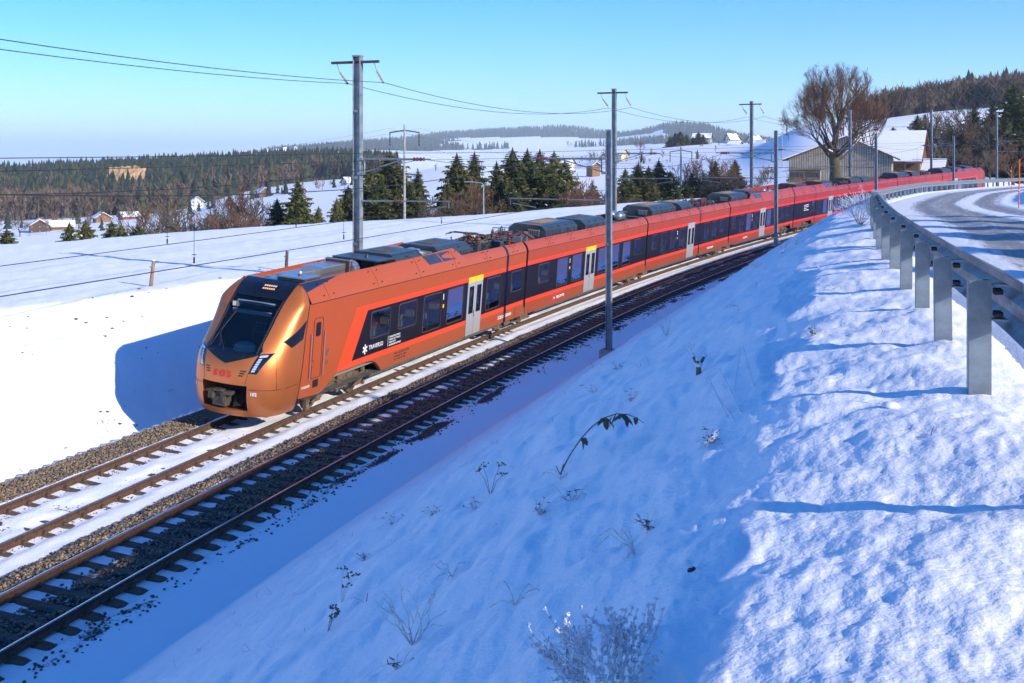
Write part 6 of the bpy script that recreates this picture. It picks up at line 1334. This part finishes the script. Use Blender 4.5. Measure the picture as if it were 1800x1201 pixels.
# --- dark clump and hilltop trees by the hotel-like building
for k, (u, v) in enumerate(((1178, 240), (1187, 233), (1196, 231), (1207, 236), (1218, 240), (1228, 232), (1236, 236))):
    spruce_px(u, v, 590, 'dark conifer of the clump left of the hotel-like building, number counted from the left: %s' % ('first second third fourth fifth sixth seventh'.split()[k]), 'dark clump by the hotel', k=k % 5, wide=1.5)
# --- trees on the roadside bank to the right, out of frame but shading the road
for k, (x, y, H) in enumerate(((18.6, 23.4, 4.6), (21.5, 27.0, 4.8), (15.2, 15.5, 4.4), (17.0, 19.5, 5.0), (25.0, 31.5, 4.6), (14.0, 11.0, 4.2))):
    spruce(x, y, float(ground_z(x, y, False)) - .3, H, k % 5, 'young roadside spruce on the right bank, %s from the camera, shading the bend' % 'fourth fifth second third sixth first'.split()[k], 'roadside spruces', 1.3)
# ---------------------------------------------------------------- woods: masses of trees on the far slopes
def cone_t(seed, n=6, tiers=4):
    r = np.random.default_rng(seed); V = []; F = []
    for t in range(tiers):
        z0, z1 = .08 + .22 * t, .42 + .22 * t if t < tiers - 1 else 1.0; R_ = .17 * (1 - .21 * t); k = len(V); a0 = r.uniform(0, 6)
        for i in range(n): a = a0 + 6.283 * i / n; q = R_ * r.uniform(.65, 1.3); V.append((q * math.cos(a), q * math.sin(a), z0 - r.uniform(0, .05)))
        V.append((r.uniform(-.01, .01), r.uniform(-.01, .01), z1)); F += [(k + i, k + (i + 1) % n, k + n) for i in range(n)]
    return np.array(V), np.array(F)
def brush_t(seed, n=26, wide=.20):
    r = np.random.default_rng(seed); V = []; F = []
    def tri(a, b, c): k = len(V); V.extend((a, b, c)); F.append((k, k + 1, k + 2))
    tri((-.012, 0, 0), (.012, 0, 0), (0, 0, .8)); tri((0, -.012, 0), (0, .012, 0), (0, 0, .8))
    for i in range(n):
        z = r.uniform(.25, .75); a = r.uniform(0, 6.283); L = r.uniform(.12, .3); e = r.uniform(.5, 1.2); d = np.array([math.cos(a) * math.cos(e), math.sin(a) * math.cos(e), math.sin(e)]); p = np.array([r.uniform(-wide, wide) * .45, r.uniform(-wide, wide) * .45, z]); t = np.array([-math.sin(a), math.cos(a), 0]) * .016
        tri(p - t, p + t, p + d * L); tri(p + d * L * .3 - t, p + d * L * .3 + t, p + d * L * .6 + np.array([r.uniform(-.1, .1), r.uniform(-.1, .1), .12]))
    return np.array(V), np.array(F)
CONES = [cone_t(k) for k in range(4)]; BRUSH = [brush_t(k) for k in range(4)]
wood_olive = leafm('wood_olive', (.045, .052, .020), (.085, .085, .030)); wood_con = leafm('wood_conifers', (.018, .032, .022), (.045, .058, .026)); wood_br = leafm('wood_beeches', (.135, .098, .075), (.20, .14, .10)); wood_larch = leafm('wood_larches', (.14, .10, .055), (.18, .12, .06))
def wood(name, label, n, u0, u1, D0, D1, H, con, keep=None, parts=True):
    U = RNG.uniform(u0, u1, n); D = np.exp(RNG.uniform(math.log(D0), math.log(D1), n)); X = (U - 900) / FPX * D
    Z = ground_z(X, D, False); ok = np.ones(n, bool) if keep is None else keep(U, D, X, Z)
    U, D, X, Z = U[ok], D[ok], X[ok], Z[ok]; mix = fbm(X * .012, D * .012, 91) * .55 + RNG.uniform(-.5, .5, len(X)); isc = mix > con - (np.clip((D - 720) / 500, -.5, .6) if name == 'valley_woods' else 0)
    hh = RNG.uniform(H[0], H[1], len(X)); pos = np.stack([X, D, Z - .5], -1); obs = []
    for nm, sel, T, ms in (('conifers', isc, CONES, [wood_con, wood_con, wood_olive]), ('broadleaf_trees', ~isc, BRUSH, [wood_br, wood_larch, wood_br])):
        if sel.sum() == 0: continue
        sc = np.stack([hh[sel] * (1.25 if nm == 'conifers' else 1.15)] * 2 + [hh[sel] * (1.0 if nm == 'conifers' else .86)], -1) * RNG.uniform(.85, 1.15, (sel.sum(), 3))
        me = scatter(nm, T, pos[sel], sc, RNG.uniform(0, 6.28, sel.sum()), ms, mi=RNG.integers(0, len(ms), sel.sum())); o = link(name, me); tag(o, label + (' (its conifers)' if nm == 'conifers' else ' (its leafless trees)'), 'woods', kind='stuff')
SCAR = lambda U, D: (np.abs(U - 222) < 34) & (np.abs(D - 640) < 40)
wood('valley_woods', 'wooded slope across the valley on the left', 13500, -160, 700, 470, 1030, (9, 16), .02, lambda U, D, X, Z: (D > np.interp(U, [-160, 100, 300, 480, 560, 700], [470, 470, 475, 560, 600, 580])) & ~SCAR(U, D))
wood('hill_woods', 'leafless woods on the hill at the right', 5600, 1525, 2050, 385, 700, (10, 16), .58, lambda U, D, X, Z: D > np.interp(U, [1525, 1560, 1600, 1700, 1800, 2050], [430, 425, 420, 428, 400, 380]) + 18 * fbm(U * .05, U * 0, 97))
wood('far_woods', 'blue-hazed woods on the farthest hills', 16000, 380, 1480, 2450, 5200, (13, 21), -.35, lambda U, D, X, Z: (fbm(X * .0022, D * .0012, 101, 4) > -.05) & (Z > -60))
wood('hedge_rows', 'lines of shrubs along the middle-distance fields', 700, 700, 1330, 380, 760, (2, 5), .45, lambda U, D, X, Z: np.abs(fbm(X * .012, D * .012, 111, 2)) < .05)
wood('valley_woods_edge', 'trees scattered along the valley meadow at the left', 420, -60, 620, 330, 520, (3, 8), .1, lambda U, D, X, Z: np.abs(fbm(X * .014, D * .014, 121, 2)) < .10)
# bare rock scar in the valley woods
b = MB(); r_ = random.Random(4); sx, sy = (222 - 900) / FPX * 640, 640; gz = float(ground_z(sx, sy, False)); n, m = 16, 7; V = []
for j in range(m + 1):
    for i in range(n + 1): V.append((sx + (i / n - .5) * 22 + r_.uniform(-.5, .5), sy - 6 + j * 1.6 + r_.uniform(-.9, .9), gz + 4 + 12.5 * (j / m) * (1 - .3 * abs(i / n - .5)) + r_.uniform(-.8, .8)))
b.add(V, [(j * (n + 1) + i, j * (n + 1) + i + 1, (j + 1) * (n + 1) + i + 1, (j + 1) * (n + 1) + i) for j in range(m) for i in range(n)]); tag(b.build('rock_scar', [mat('sandstone', (.42, .27, .13), .9, var=.3, vscale=.4, bump=.5, bscale=2)]), 'ochre bare rock scar in the wooded slope on the left', 'rock face')
# ---------------------------------------------------------------- winter plants on the near slope
stem_m = mat('dry_stem', (.16, .115, .075), .85, var=.3, vscale=20); stem_fr = mat('frosted_stem', (.74, .74, .74), .8, c2=(.46, .42, .37), vscale=40)
leaf_d = mat('bramble_leaf', (.045, .075, .022), .5, c2=(.10, .075, .03), vscale=12)
def slope_px(u, v):
    """where the sight line (u, v) meets the ground"""
    D = np.linspace(2.5, 90, 6000); X = (u - 900) / FPX * D; Zr = -(v - V0) / FPX * D; g = ground_z(X, D); i = int(np.argmax(g >= Zr)); return Vector((X[i], D[i], g[i]))
def weed(u, v, size, kind, label, seed, lean=0.0, group='dry plants on the near slope'):
    p = slope_px(u, v); size *= .62; r = random.Random(seed); root = tag(empty('dry_plant', p, r.uniform(0, 6.28)), label, 'plant', group); b = MB(); c = MB()
    if kind == 'umbel':
        for k in range(4):
            a = r.uniform(0, 6.28); tip = Vector((math.cos(a) * size * .4, math.sin(a) * size * .4, size * r.uniform(.6, 1.0))); mid = tip * .5 + Vector((0, 0, size * .1)); b.path([(0, 0, -.03), mid, tip], [.003, .0025, .002], 4)
            for j in range(7): e = tip + Vector((r.uniform(-1, 1), r.uniform(-1, 1), r.uniform(.1, .9))) * size * .14; b.tube(tip, e, .002, n=3); c.lathe(e - Vector((0, 0, .006)), (0, 0, 1), [(0, .004), (.006, .011), (.014, .007)], 5)
    elif kind == 'shrub':
        t = TreeB(seed, .0022)
        for k in range(7): a = 6.28 * k / 7 + r.uniform(-.4, .4); el = r.uniform(.6, 1.3); t.limb(Vector((0, 0, -.02)), Vector((math.cos(a) * math.cos(el), math.sin(a) * math.cos(el), math.sin(el))), size * .5, .006, 2, 4, .12, .8, 2)
        link('stem', t.mesh('stem', [stem_fr, stem_fr, frost_m]), root); return root
    elif kind == 'arch':
        for k in range(7):
            a = r.uniform(0, 6.28); d = Vector((math.cos(a), math.sin(a), 0)); L = size * r.uniform(.25, 1.15); b.path([d * (L * q) + Vector((0, 0, L * r.uniform(.25, .5) * math.sin(math.pi * min(1, q * .95 + .02)) ** .8 - .01)) for q in (0, .15, .35, .55, .75, .92, 1.0)], [.0028] * 7, 4)
    elif kind == 'straw':
        for k in range(16):
            a = r.uniform(0, 6.28); L = size * r.uniform(.2, 1.0); e = r.uniform(.2, 1.2); d = Vector((math.cos(a) * math.cos(e), math.sin(a) * math.cos(e), math.sin(e))); s0 = Vector((r.uniform(-.1, .1), r.uniform(-.1, .1), -.02)) * size; m = s0 + d * L * .6; b.path([s0, m, m + (d + Vector((r.uniform(-.5, .5), r.uniform(-.5, .5), -.7))) * L * .35], [.003, .0022, .0012], 4)
            if r.random() < .5: q = m; [c.tube(q, q + Vector((r.uniform(-1, 1), r.uniform(-1, 1), r.uniform(-.3, .6))) * .04, .004, .001, 4) for _ in range(3)]
    if b.v: b.build('stem', [stem_fr if kind in ('arch', 'straw') or r.random() < .5 else stem_m], root)
    if c.v: c.build('seed_head', [stem_m], root)
    return root
PL = [(862, 868, .55, 'umbel', 'dry umbel plant with thin splayed stems at the foot of the slope, below the mast'), (725, 1133, .62, 'shrub', 'bare frosty shrub standing alone low on the shaded slope'), (640, 985, .4, 'straw', 'tuft of dead stalks left of the bare frosty shrub'), (760, 905, .35, 'straw', 'dark twiggy tuft right of the dry umbel plant'), (690, 920, .5, 'straw', 'tall thin stalks left on the lower slope near the ditch'), (835, 895, .32, 'straw', 'matted dead weeds under the umbel plant'), (1065, 610, .9, 'shrub', 'reddish bush at the foot of the near dark mast'), (1170, 590, .9, 'shrub', 'twiggy bare bush right of the near dark mast'), (1045, 690, .6, 'straw', 'low dry tuft on the pinkish snow left of the slope'),
      (985, 843, .35, 'arch', 'stiff dark stalks under the leafy bramble shoot'), (1115, 975, .4, 'arch', 'arching blade lying across the middle of the slope'), (950, 905, .4, 'straw', 'fallen dead stalks in the middle of the shaded slope'), (1005, 880, .45, 'straw', 'feathery dead weed just below the bramble shoot'), (905, 1065, .35, 'arch', 'thin arched blade low on the slope above the frosted plant'), (1140, 930, .25, 'straw', 'small upright dry stem with a white tip on the slope'), (600, 1060, .5, 'umbel', 'row of dry seed heads at the left of the frosty shrub'), (575, 1110, .35, 'umbel', 'small dry umbel at the lower left of the slope'), (795, 1015, .4, 'arch', 'bent frosty twig over the left lower slope'), (1110, 705, .5, 'straw', 'pale dead stalks below the sawn stump'), (1085, 650, .5, 'straw', 'dry tuft on the slope left of the sawn stump'), (1265, 470, .8, 'shrub', 'frosted bush beside the rails in mid slope'), (1330, 470, .7, 'straw', 'frosty grass clump right of the frosted bush by the rails'), (1400, 430, .8, 'straw', 'frosty reeds at the foot of the second slim mast'), (1375, 445, .8, 'shrub', 'frosty shrub left of the reeds by the second slim mast'), (1440, 395, .8, 'straw', 'frosty stalks on the upper slope edge before the fifth carriage'), (700, 1175, .3, 'straw', 'broken frosty stalks at the bottom of the slope'), (1300, 545, .4, 'arch', 'pair of arched frosty blades high on the slope'), (1430, 590, .35, 'straw', 'short frosty stalks near the sunlit edge of the slope'), (1465, 510, .35, 'arch', 'curved frosty stem at the sunlit edge'), (1250, 780, .3, 'straw', 'tiny snow-capped stalks at the middle of the light edge'), (1040, 560, .5, 'straw', 'dark dry tuft beside the near track'),
      (190, 760, .7, 'umbel', 'dry umbel plant on the white bank left of the train'), (38, 830, .6, 'straw', 'dry stalks on the bank at the far left'), (115, 790, .5, 'straw', 'thin grass tuft on the left bank above the ballast'), (300, 690, .4, 'straw', 'dry tuft in the shadow of the train nose')]
for k, (u, v, sz, kd, lb) in enumerate(PL): weed(u, v, sz, kd, lb, 300 + k)
# countless thin stalks over the slope
def stalks():
    n = 1500; T = []
    for k in range(4):
        r = np.random.default_rng(k); V = []; F = []
        for j in range(3):
            a = r.uniform(0, 6.28); e = r.uniform(.15, 1.2); L = r.uniform(.5, 1.0); d = np.array([math.cos(a) * math.cos(e), math.sin(a) * math.cos(e), math.sin(e)]); m = d * L * .6; t = m + np.array([d[0], d[1], -abs(d[2]) * .3]) * L * .4; w = np.array([-math.sin(a), math.cos(a), 0]) * .018; i = len(V); V += [-w, w, m + w * .7, m - w * .7, t]; F += [(i, i + 1, i + 2), (i, i + 2, i + 3), (i + 3, i + 2, i + 4)]
        T.append((np.array(V), np.array(F)))
    S = RNG.uniform(-30, 70, n); L = lg(S) - RNG.uniform(.2, 9.5, n); keep = (L > 6.2) & (fbm(S * .4, L * .5, 131) > -.15); S, L = S[keep], L[keep]; th = TTH + TK * S; X = TCX - (TR - L) * np.cos(th); Y = TCY + (TR - L) * np.sin(th); keep = Y > 5; X, Y = X[keep], Y[keep]
    pos = np.stack([X, Y, ground_z(X, Y) - .02], -1); sc = RNG.uniform(.07, .26, len(X)); me = scatter('dry_grass', T, pos, sc, RNG.uniform(0, 6.28, len(X)), [stem_m, stem_fr, frost_m], mi=RNG.integers(0, 3, len(X))); tag(link('dry_grass', me), 'sparse dead grass stalks poking through the snow of the slope', 'grass', kind='stuff')
    # clumps on the left bank and the field
    n = 900; S = RNG.uniform(-25, 45, n); L = RNG.uniform(-22, -3.4, n); k = fbm(S * .25, L * .25, 141) > .15; S, L = S[k], L[k]; th = TTH + TK * S; X = TCX - (TR - L) * np.cos(th); Y = TCY + (TR - L) * np.sin(th)
    me = scatter('dry_grass', T, np.stack([X, Y, ground_z(X, Y) - .02], -1), RNG.uniform(.05, .16, len(X)), RNG.uniform(0, 6.28, len(X)), [mat('old_grass', (.16, .13, .05), .9), stem_m], mi=RNG.integers(0, 2, len(X))); tag(link('dry_grass', me), 'specks of old grass on the white bank and field left of the train', 'grass', kind='stuff')
stalks()
def tufts():
    n = 260; S = RNG.uniform(-24, 20, n); L = RNG.uniform(-9.5, -3.6, n); k = fbm(S * .35, L * .5, 151) > .05; S, L = S[k], L[k]; th = TTH + TK * S; X = TCX - (TR - L) * np.cos(th); Y = TCY + (TR - L) * np.sin(th)
    sc = RNG.uniform(.02, .075, len(X))[:, None] * np.array([[1.3, 1.0, .6]]); me = scatter('turf_tufts', STONES, np.stack([X, Y, ground_z(X, Y)], -1), sc, RNG.uniform(0, 6.28, len(X)), [mat('turf', (.10, .085, .03), .95), stem_m], mi=RNG.integers(0, 2, len(X))); tag(link('turf_tufts', me), 'brown and olive turf tufts showing through the snow of the left bank', 'turf', kind='stuff')
tufts()
# bramble shoot with green leaves
p = slope_px(985, 840); root = tag(empty('bramble_shoot', p), 'arching bramble shoot with a few green leaves on the shaded slope', 'plant'); b = MB()
q = slope_px(1120, 775); d = q - p; pts = [d * q + Vector((0, 0, .34 * math.sin(math.pi * min(1, q * .86 + .02)) ** .7 + .05 * q - .02)) for q in (0, .03, .08, .16, .28, .42, .58, .74, .88, 1.0, 1.08)]; b.path(pts, [.007] * 3 + [.006] * 3 + [.005] * 3 + [.003] * 2, 5); b.path([pts[0], Vector((.03, .02, .12))], .006, 4); b.path([pts[0], Vector((-.04, .03, .10))], .006, 4); b.build('stem', [stem_m], root)
rr = random.Random(2); lf = MB(); lf.add([(0, 0, 0), (.035, .03, .006), (.10, .022, -.004), (.135, 0, -.02), (.10, -.022, -.004), (.035, -.03, .006), (.06, 0, .01)], [(0, 1, 6), (1, 2, 6), (2, 3, 6), (3, 4, 6), (4, 5, 6), (5, 0, 6)]); lfm = lf.mesh('leaf', [leaf_d])
for k in range(16):
    t_ = rr.choice((.45, .6, .68, .74, .78, .82, .86, .92, .98)); i = int(t_ * 9); c = pts[i].lerp(pts[min(10, i + 1)], t_ * 9 - i); o = link('leaf', lfm, root, c); o.rotation_euler = (rr.uniform(-.5, .5), rr.uniform(.2, 1.4), rr.uniform(0, 6.28)); s_ = rr.uniform(.6, 1.15); o.scale = (s_, s_, s_)
# sawn stump, holes and clods
p = slope_px(1228, 658); root = tag(empty('sawn_stump', p), 'little sawn shrub stump with snow on its forked stubs', 'stump'); b = MB(); c = MB()
b.tube((0, 0, -.05), (0, 0, .09), .03, .026, 8)
for a, L in ((.4, .10), (2.5, .10), (4.3, .07)): e = Vector((math.cos(a) * L * .7, math.sin(a) * .04, .09 + L)); b.tube((0, 0, .07), e, .018, .015, 7); c.lathe(e, (0, 0, 1), [(-.01, .018), (.012, .022), (.026, .008)], 7)
c.lathe((0, 0, .09), (0, 0, 1), [(-.01, .04), (.02, .045), (.045, .015)], 8); b.build('stub', [stem_m], root, smooth=50); c.build('snow_cap', [frost_m], root, smooth=60)
# frost-laden straws with the sun on them
def straws(pts, label, r=.007):
    p0 = slope_px(*pts[0][0]); root = tag(empty('frosted_straw', p0), label, 'straw', 'sunlit frosted straws')
    for a, c in pts:
        A = slope_px(*a) - p0; B = slope_px(*c) - p0 + Vector((.05, -.12, .28)); b = MB(); b.path([A, A.lerp(B, .5) + Vector((0, 0, .01)), B], [.005, r, r * .8], 6)
        for k in range(14): q = A.lerp(B, random.uniform(.35, 1.0)); b.lathe(q + Vector((random.uniform(-.006, .006), 0, random.uniform(0, .01))), (0, 0, 1), [(-.006, .004), (0, .011), (.006, .004)], 5)
        b.build('straw', [frost_m], root)
straws([((1290, 740), (1222, 715)), ((1278, 735), (1228, 712)), ((1302, 728), (1250, 700))], 'three parallel frosted straws glowing in the sun, middle of the slope'); straws([((1325, 680), (1290, 652)), ((1290, 690), (1288, 660))], 'bent frosted straw folded into an A beside the sunlit edge')
p = slope_px(1215, 1003); root = tag(empty('snowy_clod', p), 'dark clod with a cap of snow peeking from the lower slope', 'clod'); root.scale = (.7,) * 3; b = MB(); b.lathe((0, 0, -.03), (.3, -.2, 1), [(0, .03), (.03, .034), (.05, .02)], 9); b.build('clod', [bark], root, smooth=60); b = MB(); b.lathe((-.02, .01, .03), (.5, -.1, 1), [(0, .032), (.015, .03), (.028, .012)], 9); b.build('snow_cap', [frost_m], root, smooth=60)
p = slope_px(1570, 718); root = tag(empty('snowy_clod', p), 'small dark hollow clod beside the nearest guard rail post shadow', 'clod'); b = MB(); b.lathe((0, 0, -.02), (0, 0, 1), [(0, .04), (.01, .035), (.02, .012)], 9); b.build('clod', [bark], root, smooth=60); b = MB(); b.lathe((0, .05, 0), (0, 0, 1), [(0, .06), (.02, .05), (.03, .02)], 10); b.build('snow_cap', [frost_m], root, smooth=60)
# frosted plant close to the camera
base = slope_px(1140, 1199); base = Vector((.36, 3.78, float(ground_z(.36, 3.78)) - .02)); root = tag(empty('frosted_plant', base), 'plant thick with white hoar frost at the bottom edge, closest to the camera', 'plant'); t = TreeB(77, .0022)
for k in range(15):
    a = 2.2 + 1.3 * (k / 14 - .5) * 2 + t.r.uniform(-.25, .25); el = t.r.uniform(.55, 1.2); t.limb(Vector((t.r.uniform(-.05, .05), t.r.uniform(-.05, .05), -.05)), Vector((math.cos(a) * math.cos(el), math.sin(a) * math.cos(el) * .6, math.sin(el))), .20, .006, 2, 4, .03, .6, 3)
t.M = [1] * len(t.M)
link('stem', t.mesh('stem', [stem_fr, frost_m, frost_m]), root)
fv = np.array(t.V); pick = fv[RNG.integers(0, len(fv), 9000)]; T = [(np.array([(1, 0, 0), (-.5, .8, 0), (-.5, -.8, 0), (0, 0, 1.3)]), np.array([(0, 1, 3), (1, 2, 3), (2, 0, 3), (0, 2, 1)]))]
me = scatter('hoar_frost', T, pick + RNG.normal(0, .003, pick.shape), RNG.uniform(.002, .0065, len(pick)), RNG.uniform(0, 6.28, len(pick)), [frost_m], tilt=RNG.uniform(-2, 2, len(pick))); o = link('hoar_frost', me, root); o['kind'] = 'stuff'
# frosted bush by the bend of the guard rail
p = slope_px(1512, 392); p = Vector(((1512 - 900) / FPX * 31, 31, float(ground_z((1512 - 900) / FPX * 31, 31)))); root = tag(empty('frosted_bush', p), 'white frosted bush left of the guard rail bend, before the train', 'bush'); t = TreeB(91, .004)
for k in range(16): a = 6.28 * k / 16; el = t.r.uniform(.25, 1.2); t.limb(Vector((0, 0, -.05)), Vector((math.cos(a) * math.cos(el), math.sin(a) * math.cos(el), math.sin(el))), .48, .008, 2, 5, .10, .85, 3)
link('stem', t.mesh('stem', [stem_m, frost_m, frost_m]), root)
# ---------------------------------------------------------------- air
def make_haze():
    b = MB(); x, y0, y1, z0, z1 = 42000, -42000, 42000, -420, 420; b.box((0, (y0 + y1) / 2, (z0 + z1) / 2), (2 * x, y1 - y0, z1 - z0))
    m = bpy.data.materials.new('winter_haze'); m.use_nodes = True; n, l = m.node_tree.nodes, m.node_tree.links; n.remove(n['Principled BSDF'])
    v = n.new('ShaderNodeVolumePrincipled'); v.inputs['Color'].default_value = (.80, .94, 1.0, 1); v.inputs['Density'].default_value = 1.15e-4; v.inputs['Anisotropy'].default_value = 0.1
    l.new(v.outputs[0], n['Material Output'].inputs['Volume']); o = b.build('haze', [m]); tag(o, kind='stuff'); m.cycles.homogeneous_volume = True if hasattr(m, 'cycles') and hasattr(m.cycles, 'homogeneous_volume') else None
    return o
make_haze()
